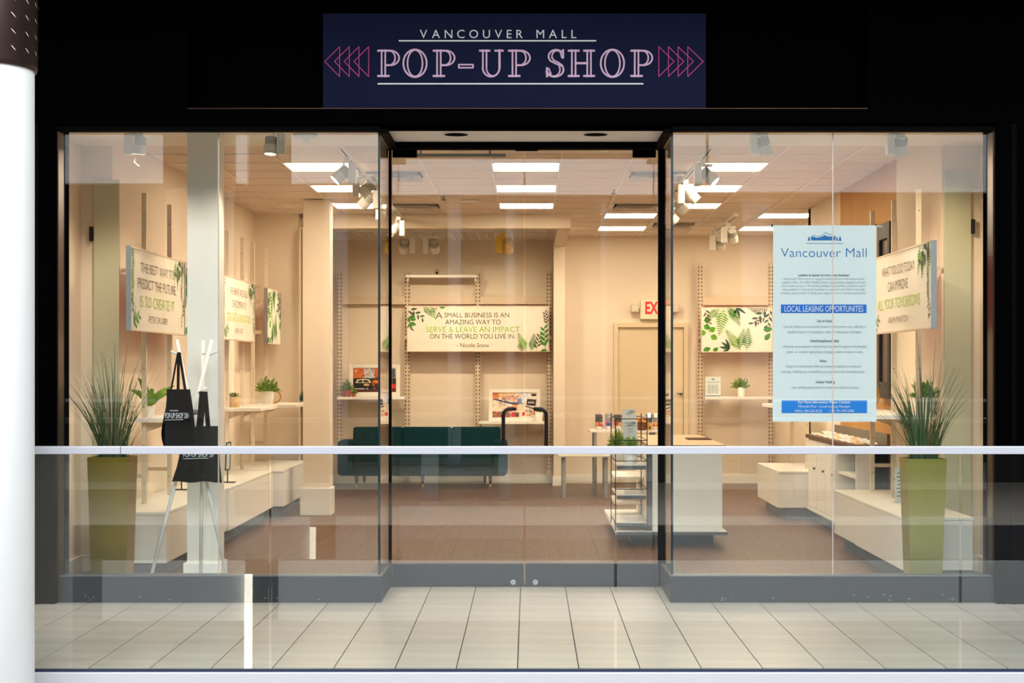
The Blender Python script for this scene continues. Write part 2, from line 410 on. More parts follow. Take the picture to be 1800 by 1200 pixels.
# inline slab-serif capitals: pink body strokes with navy inlines
PXM = yl/F
def U(u, v): return (X(u, yl), Z(v, yl))
pk, nv = MB(), MB()
H0, H1 = 87.5, 135.0     # cap top and baseline in px
def stroke(pts, wd, b=None, y=None):
    (pk if b is None else b).line([U(*p) for p in pts], wd*PXM, yl if y is None else y)
def stem(x, t=H0, bt=H1, slab=True, s0=9.5, s1=9.5):
    stroke([(x-3.2, t), (x-3.2, bt)], 2.9); stroke([(x+3.2, t), (x+3.2, bt)], 2.9)
    if slab:
        stroke([(x-s0, t+1.6), (x+s1, t+1.6)], 3.6); stroke([(x-s0, bt-1.6), (x+s1, bt-1.6)], 3.6)
def ell(cx, cy, rx, ry, a0, a1, n=28): return [(cx+rx*math.cos(math.radians(a0+(a1-a0)*i/n)), cy+ry*math.sin(math.radians(a0+(a1-a0)*i/n))) for i in range(n+1)]
def letP(x):
    stem(x, s0=10, s1=10)
    stroke([(x+3, H0+1.6), (x+14, H0+1.6)], 3.4); stroke([(x+3, H0+27), (x+14, H0+27)], 3.4)
    stroke(ell(x+12, H0+14.3, 15.5, 12.9, -90, 90), 2.9); stroke(ell(x+11, H0+14.3, 9.5, 12.2, -80, 80), 2.7)
def letO(x):
    stroke(ell(x, (H0+H1)/2, 20.5, 24.2, 0, 360, 48), 3.0); stroke(ell(x, (H0+H1)/2, 13.2, 23.2, 0, 360, 44), 2.7)
def letU(x):
    stem(x-11.5, bt=119, slab=False); stroke([(x-20.5, H0+1.6), (x-2.5, H0+1.6)], 3.6)
    stroke([(x+14.5, H0), (x+14.5, 119)], 4.0); stroke([(x+6.5, H0+1.6), (x+21, H0+1.6)], 3.6)
    stroke(ell(x-.2, 119, 14.8, 15.6, 0, 180), 3.0); stroke(ell(x+2.8, 119, 11.2, 14.4, 0, 180), 2.6)
def letH(x):
    stem(x-13.5); stem(x+13.5); stroke([(x-11, 111), (x+11, 111)], 4)
def letS(x):
    a = ell(x+1, 99.3, 13.2, 11.8, -20, -190, 16); c = ell(x-1.5, 122.5, 15.5, 12.4, -50, 165, 20)
    stroke(a, 3.0); stroke(ell(x+2.5, 99.5, 8.8, 10.6, -60, -190, 14), 2.6)
    stroke([a[-1], (x-9, 107), (x+2, 112.5), (x+9.5, 115.5), c[2]], 3.0); stroke([(x-6.3, 101), (x-3, 106), (x+6, 110.5), (x+12, 115)], 2.7)
    stroke(c[1:], 3.0); stroke(ell(x-3, 122.5, 10.8, 11.2, -30, 150, 16), 2.6)
    stroke([(x+13.2, H0), (x+13.2, 102)], 3.6); stroke([(x+8.5, 92), (x+11.5, 102)], 2.4); stroke([(x-15, 119), (x-15, H1)], 3.6); stroke([(x-12, 120), (x-8, 130)], 2.4)
def hyphen(x): pk.line([U(806.5, 113.5), U(831.5, 113.5), U(831.5, 119), U(806.5, 119)], 2.6*PXM, yl, closed=True)
for fn, x in ((letP, 674), (letO, 729.5), (letP, 771.5), (hyphen, 0), (letU, 863.5), (letP, 904), (letS, 976.5), (letH, 1022), (letO, 1076.5), (letP, 1119)):
    pk = MB(); fn(x); pk.build('letter', PINKL, sg)
for k in range(4):
    for a, b in ((571+17*k, 597+17*k), (1236-17*k, 1209-17*k)):
        MB().line([U(a, 108), U(b, 82), U(b, 134.5)], 1.4*PXM, yl-.00005*k, closed=True).build('arrow', MAGENTA, sg)

# ================================================================== GLASS RAILING AND COLUMN
rl = thing('glass_railing', 'frameless glass balustrade with flat silver handrail along the walkway edge', 'railing', (0, D_R, 0))
zt0, zt1 = Z(784, D_R), Z(797.5, D_R)
for a, b in ((-4.2, X(213.5, D_R)), (X(214.5, D_R), 4.6)):
    MB().box(a, b, D_R-.03, D_R+.03, zt1, zt0).build('handrail', ALU, rl, bevel=.003)
js = [-4.2, X(475, D_R), X(1082, D_R), X(1688, D_R), 4.6]
for a, b in zip(js[:-1], js[1:]):
    MB().box(a+.0075, b-.0075, D_R-.006, D_R+.006, -.05, zt1+.004).build('glass_panel', RGLASS, rl)
MB().box(-4.2, 4.6, D_R-.022, D_R+.022, -.05, -.004).build('gasket', NAVYGAP, rl)
MB().box(-4.2, 4.6, D_R-.05, D_R-.018, -.34, -.016).box(-4.2, 4.6, D_R+.018, D_R+.03, -.1, -.008).build('shoe', mat('shoe_satin', (184, 181, 185), .5, .08, vary=.03, stretch=(1, 30, 30)), rl, bevel=.003)
S('trim_6', MB().box(-9, 9, 8.95, 9.1, -1.2, -.31), MULL, 'white slab edge below the railing')
cr, ccx, ccy = .283, X(-43, 8.6), 8.6
cz = Z(106, 8.6-.28)
cl = S('column', MB().lathe(ccx, ccy, [(cr, -4), (cr, 3.05), (cr, cz+.25)], 72), COLUMN, 'round white mall column at the left end of the railing', smooth=True)
MB().lathe(ccx, ccy, [(cr+.012, cz), (cr+.016, cz+.02), (cr+.016, 4.8)], 72).build('column_cap', CAPB, cl, True)
lv = None
for r in range(6):
    for k in range(14):
        a = -math.pi/2+(k-3)*.31; zc = cz+.085+.081*r
        if not (-2.2 < a < .6): continue
        R = cr+.019; p = []
        for da, dz in ((-.05, .006), (.0, -.003), (.055, -.018), (.01, -.010), (-.02, .002)):
            p.append((ccx+R*math.cos(a+da), ccy+R*math.sin(a+da), zc+dz))
        MB().add(p, [(0, 4, 3), (0, 3, 2), (0, 2, 1)][:1]+[(0, 1, 2, 3, 4)]).build('louvre', mat('louvre_white', (232, 228, 222), .5, vary=.02), cl)

# ================================================================== OTHER SIDE OF THE MALL (seen in the glass)
S('floor.002', MB().box(-14, 14, -6, .55, -.4, -.02), TILE, 'tiled floor on the near side of the atrium')
o = MB().box(-4.27, 14, .5, .62, -.965, -.37); S('trim_7', o, MULL, 'white slab edge on the near side of the atrium')
S('trim_8', MB().box(-14, 14, .52, .60, -.35, -.02), mat('near_shoe_grey', (84, 82, 84), .5, vary=.03), 'grey railing shoe on the near side of the atrium')
S('trim_9', MB().box(-14, -3.4, .57, .62, 1.12, 1.16).box(-2.2, 14, .57, .62, 1.12, 1.16), ALU, 'silver handrail on the near side of the atrium')
S('wall_opposite', MB().box(-14, 14, -6.2, -6, -.4, 5.4), OPPD, 'dim shop row on the near side of the atrium')
S('trim_10', MB().box(-14, -4.15, -2.6, -2.4, 4.28, 6.4).box(-3.5, 2.6, -2.6, -2.4, 4.28, 6.4).box(2.65, 14, -2.6, -2.4, 4.15, 6.4), MULL, 'white bulkhead above the near side shops')
pl = MB()
for px, wd in ((895, 16), (1070, 10), (590, 40), (1330, 50), (790, 24)):
    pl.box(X(px-wd/2, 25.6), X(px+wd/2, 25.6), -2.75, -2.6, -.02, 4.3)
S('trim_11', pl, mat('opposite_grey', (120, 124, 130), .7, vary=.02), 'pale pilasters between the near side shops')
tl_ = mat('tube_glow', (255, 244, 226), .4, vary=0, emit=7, emit_col=(1, .92, .76))
S('trim_17', MB().tube([(X(437, 17.25), .67, -.50), (X(436, 17.25), .67, -1.6)], .04, 12), tl_, 'vertical tube light on the near side slab edge')
S('trim_18', MB().box(X(489, 17.3), X(432, 17.3), .6, .63, -.96, -.3), OPPD, 'brown post behind the tube light on the near side')
S('floor.003', MB().box(-16, 16, -7, 24, -5.4, -5.2), TILE, 'lower level mall floor')
S('ceiling.002', MB().box(-14, 14, 8.75, 11.6, 4.75, 4.9), MULL, 'mall ceiling over the walkway')
S('ceiling.003', MB().box(-14, 14, -7, -.2, 6.4, 6.6), MULL, 'mall ceiling over the near side')

# ================================================================== SHOP SHELL
def wall(name, label, boxes, m=WALLC):
    mb = MB()
    for b in boxes: mb.box(*b)
    return S(name, mb, m, label)
w_l = wall('wall_left', 'cream left wall of the shop', [(XL-.15, XL, D_WALL, D_BL, 0, 3.45), (-3.6, -3.42, 11.62, D_WALL+.2, 0, 3.45), (-3.42, XL-.15, D_WALL, D_WALL+.1, 0, 3.45)])
w_r = wall('wall_right', 'cream right wall of the shop', [(XR, XR+.15, D_WALL, 14.83, 0, 3.45), (XR, XR+.15, 17.5, 19.5, 0, 3.45), (3.44, 3.6, 11.62, D_WALL+.2, 0, 3.45), (XR+.15, 3.44, D_WALL, D_WALL+.1, 0, 3.45), (XR, 4.15, 19.35, 19.5, 0, 3.45), (4.0, 4.15, 19.5, 23.5, 0, 3.45)])
MB().box(XR, XR+.15, 14.83, 17.5, 0, 3.45).build('ochre_section', OCHRE, w_r)
w_b = wall('wall_back', 'cream back wall of the shop', [(-2.8, 4.15, D_BK, D_BK+.15, 0, 3.45)])
w_p = wall('wall_partition', 'short cream partition at the right of the sofa alcove', [(.325, .475, 22.9, D_BK, 0, 3.3)])
w_bl = wall('wall_back_left', 'cream return wall left of the sofa alcove', [(XL-.1, X(525, D_BL), D_BL, D_BL+.12, 0, 3.45), (-2.8, -2.66, D_BL+.1, D_BK, 0, 3.45)])
o = S('trim_12', MB().box(X(533, 18.3), X(579, 18.3), 18.3, 18.62, 0, CEIL-.002), WALLC, 'square cream pillar left of the sofa alcove')
MB().box(X(528, 18.3), X(582, 18.3), 18.27, 18.64, 0, .29).build('pillar_base', WHITE, o, bevel=.006)
o = S('trim_13', MB().box(X(329, 12.4), X(384, 12.4), 12.4, 12.63, .0, SOF-.002), WALLF, 'square white pillar behind the coat rack by the left window')
MB().box(X(322, 12.38), X(388, 12.38), 12.375, 12.65, 0, .16).build('pillar_base', WHITE, o, bevel=.005)
S('trim_14', MB().box(X(572, 20), X(1003, 20), 20.0, 20.14, Z(401, 20), CEIL+.03).box(.33, X(1003, 20), 20.1, 22.92, Z(401, 20), CEIL+.03), WALLC, 'cream beam over the front of the sofa alcove')
bb = MB()
bb.box(-2.66, .325, D_BK-.02, D_BK, 0, .12); bb.box(.475, X(1080, 23.38), D_BK-.02, D_BK, 0, .12); bb.box(X(1209, 23.38), 4.0, D_BK-.02, D_BK, 0, .12)
bb.box(.31, .325, 22.9, D_BK, 0, .12); bb.box(.31, .49, 22.885, 22.9, 0, .12); bb.box(.475, .49, 22.9, D_BK, 0, .12); bb.box(-2.66, -2.645, D_BL+.1, D_BK, 0, .12)
S('baseboard_back', bb, WHITE, 'white baseboard along the back walls', bevel=.004)
bb = MB(); bb.box(-3.42, -3.40, 11.65, D_WALL, 0, .13); bb.box(-3.42, XL, D_WALL-.02, D_WALL, 0, .13)
S('baseboard_left', bb, WHITE, 'white baseboard in the left window bay', bevel=.004)
bb = MB(); bb.box(3.42, 3.44, 11.65, D_WALL, 0, .13); bb.box(XR, 3.44, D_WALL-.02, D_WALL, 0, .13)
S('baseboard_right', bb, WHITE, 'white baseboard in the right window bay', bevel=.004)
o = S('trim_15', MB().box(-3.315, -3.12, D_WALL-.035, D_WALL-.004, .15, Z(316, 13.17)), DAYTINT, 'tall end panel with daylight tint in its colour at the left wall corner', bevel=.003)
MB().box(-3.345, -3.325, D_WALL-.05, D_WALL-.004, Z(424, 13.2), Z(399, 13.2)).build('hinge', HOLE, o)
o = S('trim_16', MB().box(X(1660, 13.17), X(1707, 13.17), D_WALL-.035, D_WALL-.004, .2, Z(302, 13.17)), DAYTINT, 'tall end panel with daylight tint in its colour at the right wall corner', bevel=.003)
MB().box(X(1708, 13.17), X(1713, 13.17), D_WALL-.05, D_WALL-.004, Z(411, 13.2), Z(386, 13.2)).build('hinge', HOLE, o)
# soffit strip at the window, ceiling deck
so = MB().box(-3.6, 3.6, 11.62, D_WALL, SOF, 3.5); S('ceiling.004', so, WALLF, 'plain drywall soffit strip behind the display windows')
ce = S('ceiling', MB().box(-3.7, 4.3, D_WALL, 23.6, 3.42, 3.5), PLENUM, 'suspended ceiling of square acoustic tiles inside the shop')
G0, GW, R0, RW = -.331, .606, 15.07, .61
lights = {(k, j) for k in (-3, 0, 3) for j in (0, 3, 6)} | {(2, 8), (2, 11), (5, 8), (5, 11)}
vents = {(-2, 1), (-2, 6), (2, 1), (2, 6), (3, 10)}
tm = MB().box(-.5, .5, -.5, .5, 0, .02).build('ceiling_tile', CEILT, ce); tmesh = tm.data; bpy.data.objects.remove(tm)
def alcove(x, y): return -2.66 < x < .33 and y > 20.05
for k in range(-6, 8):
    for j in range(-4, 14):
        if (k, j) in lights or (k, j) in vents: continue
        x0, x1, y0, y1 = G0+GW*k, G0+GW*(k+1), R0+RW*j, R0+RW*(j+1)
        y0 = max(y0, D_WALL); y1 = min(y1, D_BK); x0 = max(x0, XL); x1 = min(x1, XR if y0 < 19.3 else 4.0)
        if x1-x0 < .04 or y1-y0 < .04 or alcove((x0+x1)/2, (y0+y1)/2): continue
        o = bpy.data.objects.new('ceiling_tile', tmesh); COL.objects.link(o); o.parent = ce
        o.location = ((x0+x1)/2, (y0+y1)/2, CEIL+.004+random.uniform(0, .004)); o.scale = (x1-x0-.004, y1-y0-.012, 1)
for k in range(-4, 8):
    x = G0+GW*k
    if x > XR+.9: continue
    y0, y1 = (D_WALL, 20.02 if -2.66 < x < .45 else D_BK) if XL < x < XR else (19.5, D_BK)
    if x < XL: continue
    MB().box(x-.011, x+.011, y0, y1, CEIL-.004, CEIL+.016).build('grid_bar', CEILB, ce)
for j in range(-3, 14):
    y = R0+RW*j
    xs = [(XL, XR)] if y < 19.5 else ([(XL, 4.0)] if y < 20.05 else [(.47, 4.0)])
    for a, b in xs: MB().box(a, b, y-.006, y+.006, CEIL-.001, CEIL+.016).build('grid_bar', CEILB, ce)
lt = MB()
for i in range(27): lt.box(-2.65+.11*i, -2.637+.11*i, 20.15, D_BK, 3.285, 3.315)
for i in range(29): lt.box(-2.65, .325, 20.18+.11*i, 20.19+.11*i, 3.285, 3.315)
lt.build('alcove_lattice', CEILB, ce)['kind'] = 'stuff'
rows = {0: 'front', 3: 'middle', 6: 'rear', 8: 'nearer', 11: 'farther'}
for (k, j) in sorted(lights):
    x0, x1, y0, y1 = G0+GW*k+.012, G0+GW*(k+1)-.012, R0+RW*j+.008, R0+RW*(j+1)-.008
    if k == 5 and j == 8: x0 = max(x0, 2.71)
    side = {-3: 'left', 0: 'centre', 3: 'right', 2: 'back wall', 5: 'far right'}[k]
    t = thing('ceiling_light', '%s lit square panel of the %s ceiling row in the shop' % (rows[j], side), 'ceiling light', ((x0+x1)/2, (y0+y1)/2, CEIL), 'square ceiling light panels')
    MB().box(x0, x1, y0, y1, CEIL+.012, CEIL+.06).build('housing', CEILB, t)
    MB().box(x0+.01, x1-.01, y0+.01, y1-.01, CEIL+.001, CEIL+.008).build('diffuser', LENS, t)
vlab = {(-2, 1): 'front left', (-2, 6): 'rear left', (2, 1): 'front right', (2, 6): 'rear right', (3, 10): 'far back right'}
for (k, j) in sorted(vents):
    x0, x1, y0, y1 = G0+GW*k, G0+GW*(k+1), R0+RW*j, R0+RW*(j+1); cx, cy = (x0+x1)/2, (y0+y1)/2
    t = thing('air_vent', 'square metal air diffuser in the ceiling at %s' % vlab[(k, j)], 'vent', (cx, cy, CEIL), 'ceiling air diffusers')
    m = MB()
    def ring(mb, h0, h1, z0, z1):
        a = [(-h0, -h0), (h0, -h0), (h0, h0), (-h0, h0)]; b = [(-h1, -h1), (h1, -h1), (h1, h1), (-h1, h1)]
        vs = [(cx+p, cy+q, z0) for p, q in a]+[(cx+p, cy+q, z1) for p, q in b]
        mb.add(vs, [(i, (i+1) % 4, (i+1) % 4+4, i+4) for i in range(4)])
    ring(m, .295, .25, CEIL-.002, CEIL-.002); m.build('frame', VENT, t)
    for i in range(3):
        m = MB(); h = .25-.075*i; ring(m, h, h-.05, CEIL-.035, CEIL+.03); ring(m, h-.003, h-.053, CEIL-.035, CEIL+.03); m.build('vane', VENT, t)
    MB().box(cx-.24, cx+.24, cy-.24, cy+.24, CEIL+.055, CEIL+.075).build('duct', BLACK2, t)

# ================================================================== BOTANICAL PRINT
ART = [GREEN1, GREEN2, GREEN3, BROWNI]
def leafshape(mb, x, z, L, W, a, y, mi):
    c, s = math.cos(a), math.sin(a)
    prof = [(0, 0), (.25, .42), (.5, .5), (.78, .3), (1, 0), (.78, -.3), (.5, -.5), (.25, -.42)]
    mb.poly([(x+u*L*c-v*W*s, z+u*L*s+v*W*c) for u, v in prof], y, mi)
def fern(mb, x, z, L, a, y, mi, n=10, lim=None):
    L *= 1.3; c, s = math.cos(a), math.sin(a)
    mb.line([(x, z), (x+L*c, z+L*s)], L*.018, y, mi)
    for i in range(n):
        t = .12+.86*i/n; l = L*.36*min(1, t/.3)*(1-t*.85)
        for sg_ in (-1, 1): leafshape(mb, x+t*L*c, z+t*L*s, l, max(l*.24, L*.03), a+sg_*1.12, y-.0004*(i % 2), mi)
def sprig(mb, x, z, L, a, y, mi, n=5, W=.42, stem=3):
    c, s = math.cos(a), math.sin(a)
    mb.line([(x, z), (x+L*c, z+L*s)], L*.014, y, stem)
    for i in range(n):
        t = .2+.75*i/max(1, n-1); l = L*.38*(1-.35*t)
        sg_ = -1 if i % 2 else 1
        leafshape(mb, x+t*L*c, z+t*L*s, l, l*W*.8, a+sg_*.75, y-.0004*(i % 3), mi)
def clip_art(W, H, mb):
    vs = [(min(max(p[0], .004), W-.004), p[1], min(max(p[2], .004), H-.004)) for p in mb.v]; mb.v = vs

def art_corner_left_top(mb, s, H, y):
    sprig(mb, .0, H, s*.9, -1.45, y, 3, 7, .35); sprig(mb, .02*s, H-.05*s, s*.75, -.65, y, 2, 6)
    for q, zz, a in ((.10, .55, -.3), (.12, .78, .15), (.05, .95, -.9), (.02, .62, -1.2), (.14, .9, -.5)):
        leafshape(mb, q*s, H-zz*s*.72, s*.24, s*.12, a, y-.001, 0)
    fern(mb, s*.62, H, s*.42, -.9, y-.001, 0); fern(mb, s*.9, H, s*.46, -1.2, y-.001, 1); sprig(mb, s*1.2, H, s*.4, -2.4, y, 2, 5, .3)
    leafshape(mb, s*1.25, H-.01, s*.24, s*.12, -.2, y, 0)
def art_corner_right_bottom(mb, W, s, y):
    fern(mb, W-.78*s, 0, s*.56, 2.0, y, 1, 12); fern(mb, W-.62*s, .0, s*.5, 1.4, y, 0, 12); sprig(mb, W-.45*s, 0, s*.62, 1.35, y, 3, 8, .4)
    sprig(mb, W-.12*s, .02, s*.8, 1.62, y-.001, 0, 8, .5); leafshape(mb, W-.28*s, .03*s, s*.22, s*.12, .1, y-.002, 0)
    leafshape(mb, W-.16*s, .2*s, s*.2, s*.11, 1.2, y-.002, 0); sprig(mb, W-.02*s, s*.9, s*.5, 1.8, y, 3, 8, .4); sprig(mb, W-.85*s, 0, s*.3, 2.4, y, 3, 6, .5)
def art_side(mb, x, z0, z1, y, seed, dense=7):
    rnd = random.Random(seed); h = z1-z0
    for i in range(dense):
        zz = z0+h*(i+.3)/dense; k = rnd.choice((0, 0, 1, 2, 3))
        if rnd.random() < .35: fern(mb, x+rnd.uniform(-.02, .02), zz, rnd.uniform(.10, .16), 1.57+rnd.uniform(-.5, .5), y, k, 8)
        else: sprig(mb, x+rnd.uniform(-.02, .02), zz, rnd.uniform(.10, .17), 1.57+rnd.uniform(-.7, .7), y-.001, k, 5, .5)
def art_full(mb, W, H, y):
    q = W/.94
    sprig(mb, .04, H, .22*q, -1.3, y, 3, 7, .4); fern(mb, .30*q, H, .30*q, -1.75, y, 1); fern(mb, .25*q, H-.02, .20*q, -2.5, y, 0); fern(mb, .32*q, H, .2*q, -.7, y, 0); fern(mb, .36*q, H-.01, .22*q, -1.0, y, 0)
    for a in (-1.9, -1.3, -.6): leafshape(mb, .47*q, H-.005, .15*q, .035*q, a, y, 2)
    fern(mb, .60*q, H-.01, .22*q, -.1, y, 3); sprig(mb, .88*q, H, .30*q, -2.3, y, 2, 6, .42); sprig(mb, .92*q, H, .26*q, -1.75, y, 2, 6, .4); sprig(mb, .86*q, H-.12*q, .18*q, -2.5, y, 3, 7, .4)
    for x_, z_, a in ((.03, .42, .2), (.03, .36, -.5), (.10, .28, .5), (.12, .22, -.4), (.06, .27, 3.4)): leafshape(mb, x_*q, z_*q, .10*q, .08*q, a, y, 1 if z_ < .3 else 0)
    mb.line([(0, .40*q), (.08*q, .31*q), (.12*q, .22*q)], .004, y, 1)
    leafshape(mb, .82*q, .30*q, .13*q, .075*q, .1, y, 0); leafshape(mb, .84*q, .16*q, .12*q, .07*q, .9, y, 0)
    fern(mb, .52*q, .03, .26*q, 2.2, y, 1); fern(mb, .50*q, .04*q, .22*q, 1.35, y, 0); fern(mb, .60*q, .02, .24*q, 1.5, y, 0)
    for a in (2.0, 2.5, 3.0, 3.6): leafshape(mb, .38*q, .05*q, .15*q, .035*q, a, y, 2)
    leafshape(mb, .02, .02*q, .11*q, .07*q, .35, y, 0); leafshape(mb, .15*q, .01, .09*q, .06*q, .6, y, 0)

SPX = .00758
def wall_sign(label, loc, W, H, rotz, kind, rows, name='wall_sign', group=None, seed=1, seam=None):
    t = thing(name, label, 'sign', loc, group, rotz, local=True)
    MB().box(0, W, -.030, 0, 0, H).build('sign_panel', SIGNW, t, bevel=.003)
    MB().box(.002, W-.002, .0, .006, .004, H-.004).build('back_sheet', RED, t)
    for z in (0, H-.012): MB().box(0, W, -.034, -.0305, z, z+.012).build('edge_rail', BAR, t)
    for x in (-.006, W): MB().box(x, x+.006, -.034, .004, 0, H).build('end_cap', STEELG if rotz else BAR, t)
    y = -.0335; a = MB()
    if kind == 'center':
        art_corner_left_top(a, .34, H, y); art_corner_right_bottom(a, W, .38, y)
    elif kind == 'full': art_full(a, W, H, y)
    else:
        art_side(a, .07, .01, H*.9, y, seed); art_side(a, W-.08, .03, H*.98, y, seed+3, 8); sprig(a, W-.02, H, .34, -2.7, y, 2, 6); fern(a, W-.25, H, .2, -1.7, y, 0)
        fern(a, W-.34, H, .18, -1.9, y, 1); sprig(a, .04, .02, .25, .4, y, 1, 6)
    clip_art(W, H, a)
    a.build('botanical_print', ART, t)
    for m, nm in ((OLIVE, 'lettering'), (LIME, 'green_lettering')):
        mb = MB()
        for (body, x0, x1, zb_, cap, g) in rows:
            if (g == 1) == (m is LIME): write(mb, body, x0, x1, zb_, cap, y-.001, weight=-.012 if rotz else -.004)
        if mb.v: mb.build(nm, m, t)
    return t
def rowpx(body, x0, x1, zb_, cap, g=0, ox=716, oy=618): return (body, (x0-ox)*SPX, (x1-ox)*SPX, (oy-zb_)*SPX, cap*SPX, g)
wall_sign('wide white quote sign above the teal sofa, starting A small business', (X(716, 23.05), 23.06, Z(618, 23.03)), 1.885, .612, 0, 'center', [
    rowpx('A', 766, 778, 559.5, 11), rowpx('SMALL BUSINESS IS AN', 781, 895, 557.7, 8.3), rowpx('AMAZING WAY TO', 783, 880, 570, 8.3), rowpx('SERVE & LEAVE AN IMPACT', 749, 913.5, 583.5, 9.6, 1),
    rowpx('ON THE WORLD YOU LIVE IN.', 756, 906, 595, 8.3), rowpx('- Nicole Snow', 803, 860, 610, 7.2)])
wall_sign('white sign printed only with ferns and leaves on the right part of the back wall', (X(1233, 23.05), 23.06, Z(619, 23.03)), X(1357, 23.05)-X(1233, 23.05), .602, 0, 'full', [])
h2 = math.pi/2
SXL, SXR = -2.89, 2.80
def quote(lines, W, H, widths):
    out = []
    zs = (.72, .52, .30, .12); caps = (.105, .11, .12, .07)
    for (b, g), wd, z, c in zip(lines, widths, zs, caps):
        if b: out.append((b, W*.47-wd*W/2, W*.47+wd*W/2, z*H, c*H*1.1, g))
    return out
wall_sign('quote sign on the left wall nearest the window, The best way to predict the future', (SXL, 12.42, 1.825), 1.92, .61, h2, 'side',
          quote([('THE BEST WAY TO', 0), ('predict the future,'.upper(), 0), ('IS TO CREATE IT', 1), ('-PETER DRUCKER', 0)], 1.92, .61, (.62, .72, .64, .36)), seed=4)
wall_sign('leaf printed sign on the left wall beside the quote sign nearest the window', (SXL, 14.36, 1.825), 1.0, .61, h2, 'full', [])
wall_sign('quote sign in the middle of the left wall, The heart and soul of a company', (SXL, 16.15, 1.825), 1.88, .61, h2, 'side',
          quote([('THE HEART AND SOUL', 0), ('OF A COMPANY IS', 0), ('CREATIVITY & INNOVATION', 1), ('-BOB IGER', 0)], 1.88, .61, (.55, .45, .72, .24)), seed=9)
wall_sign('narrow leaf printed sign farthest back on the left wall', (SXL, 18.9, 1.825), 1.0, .61, h2, 'full', [])
wall_sign('quote sign on the right wall behind the poster, What you do today can improve', (SXR, 13.95, 1.825), 2.05, .61, -h2, 'side',
          quote([('WHAT YOU DO TODAY', 0), ('CAN IMPROVE', 0), ('ALL YOUR TOMORROWS', 1), ('-RALPH MARSTON', 0)], 2.05, .61, (.56, .34, .72, .34)), seed=14)

# ================================================================== DISPLAY RACKS ON THE SIDE WALLS
def rack(label, sgn, xu, ys, yshelf, zs, xs0, xs1, ztop=2.92, zfoot=.5, bars=True):
    xw = XL if sgn < 0 else XR
    t = thing('display_rack', label, 'display rack', (xu, ys[0], zfoot))
    for y in ys:
        u = MB().box(xu-.019, xu+.019, y-.03, y+.0, zfoot, ztop).build('upright', UPR, t, bevel=.002)
        sl = MB()
        for i in range(int((ztop-zfoot)/.3)): sl.box(xu-.004, xu+.004, y-.0312, y-.029, zfoot+.15+.3*i, zfoot+.158+.3*i)
        sl.build('slot_holes', HOLE, u)['kind'] = 'stuff'
        if bars:
            s = -sgn
            for z in (2.42, 2.26, 1.93):
                MB().box(xu-.0, xu+s*(abs(xu)-2.905), y-.022, y-.006, z, z+.035).build('cross_bar', BAR, t)
            for z in (.7, 2.3): MB().box(xu, xw, y-.022, y-.006, z, z+.03).build('wall_bracket', BAR, t)
    if yshelf:
        MB().box(xs0, xs1, yshelf[0], yshelf[1], zs-.035, zs).build('shelf', WHITE, t, bevel=.004)
        for y in ys:
            if yshelf[0]-.2 < y < yshelf[1]+.2: MB().prism([(xu, zs-.04), (xu-sgn*.22, zs-.04), (xu, zs-.12)], y-.016, y-.008).build('shelf_bracket', BAR, t)
    return t
rack('beige upright rack with shelf on the left wall nearest the window', -1, -3.0, (13.5, 14.45), (13.4, 14.6), 1.17, -3.05, -2.76)
rack('beige upright rack with shelf in the middle of the left wall', -1, -3.0, (17.2, 18.1), (17.08, 18.2), 1.165, -3.05, -2.65)
rack('beige upright rack with wide shelf farthest back on the left wall', -1, -3.0, (18.8, 19.7), (18.6, 19.8), 1.165, -3.03, -2.51)
rack('beige upright rack with shelf on the right wall nearest the window', 1, 2.97, (13.2, 14.1, 14.98), (13.12, 15.02), 1.2, 2.63, 3.06)
rack('beige upright rack with shelf farthest back on the right wall', 1, 2.93, (18.24, 19.3), (18.3, 19.3), 1.165, 2.60, 3.0, bars=False)
# lone post by the pillar with a tiny plant
t = thing('display_post', 'lone brown slotted post left of the sofa alcove pillar', 'post', (X(531, 19.9), 19.9, .0))
u = MB().box(X(527.5, 19.9), X(535, 19.9), 19.87, 19.92, .1, Z(400, 19.9)).build('post', UPR, t, bevel=.002)
MB().box(X(530, 19.9), X(532.5, 19.9), 19.866, 19.871, .1, Z(402, 19.9)).build('channel', mat('channel_brown', (120, 96, 72), .6, vary=.05), t)
MB().box(X(515, 19.85), X(531, 19.85), 19.78, 19.97, 0, .16).build('foot', WHITE, t, bevel=.004)

# platforms
def platform(label, x0, x1, y0, y1, xin, h=.5):
    t = thing('display_platform', label, 'platform', ((x0+x1)/2, (y0+y1)/2, 0))
    MB().box(x0, x1, y0, y1, h-.022, h).build('top', WHITE, t, bevel=.003)
    MB().box(x0 if x0 == xin else x0+.006, x1 if x1 == xin else x1-.006, y0+.006, y1-.004, .125, h-.024).build('body', WHITE, t, bevel=.003)
    a, b = (x0, x1-.09) if xin == x1 else (x0+.09, x1)
    MB().box(a, b, y0+.03, y1-.01, 0, .123).build('plinth', GREY, t)
    return t
platform('low white display platform along the left wall nearest the window', XL+.005, -2.66, 12.67, 15.2, -2.66)
platform('low white display platform in the middle of the left wall', XL+.005, -2.64, 15.21, 17.83, -2.64)
platform('low white display platform farthest back on the left wall', XL+.005, -2.54, 17.9, 19.86, -2.54)
platform('low white display platform on the right nearest the window', 2.64, XR-.005, 12.23, 14.02, 2.64)
platform('short white display platform behind the nearest one on the right', 2.65, XR-.005, 14.04, 15.03, 2.65)
platform('low white display platform farthest back on the right wall', 2.55, XR-.005, 17.72, 19.3, 2.55)

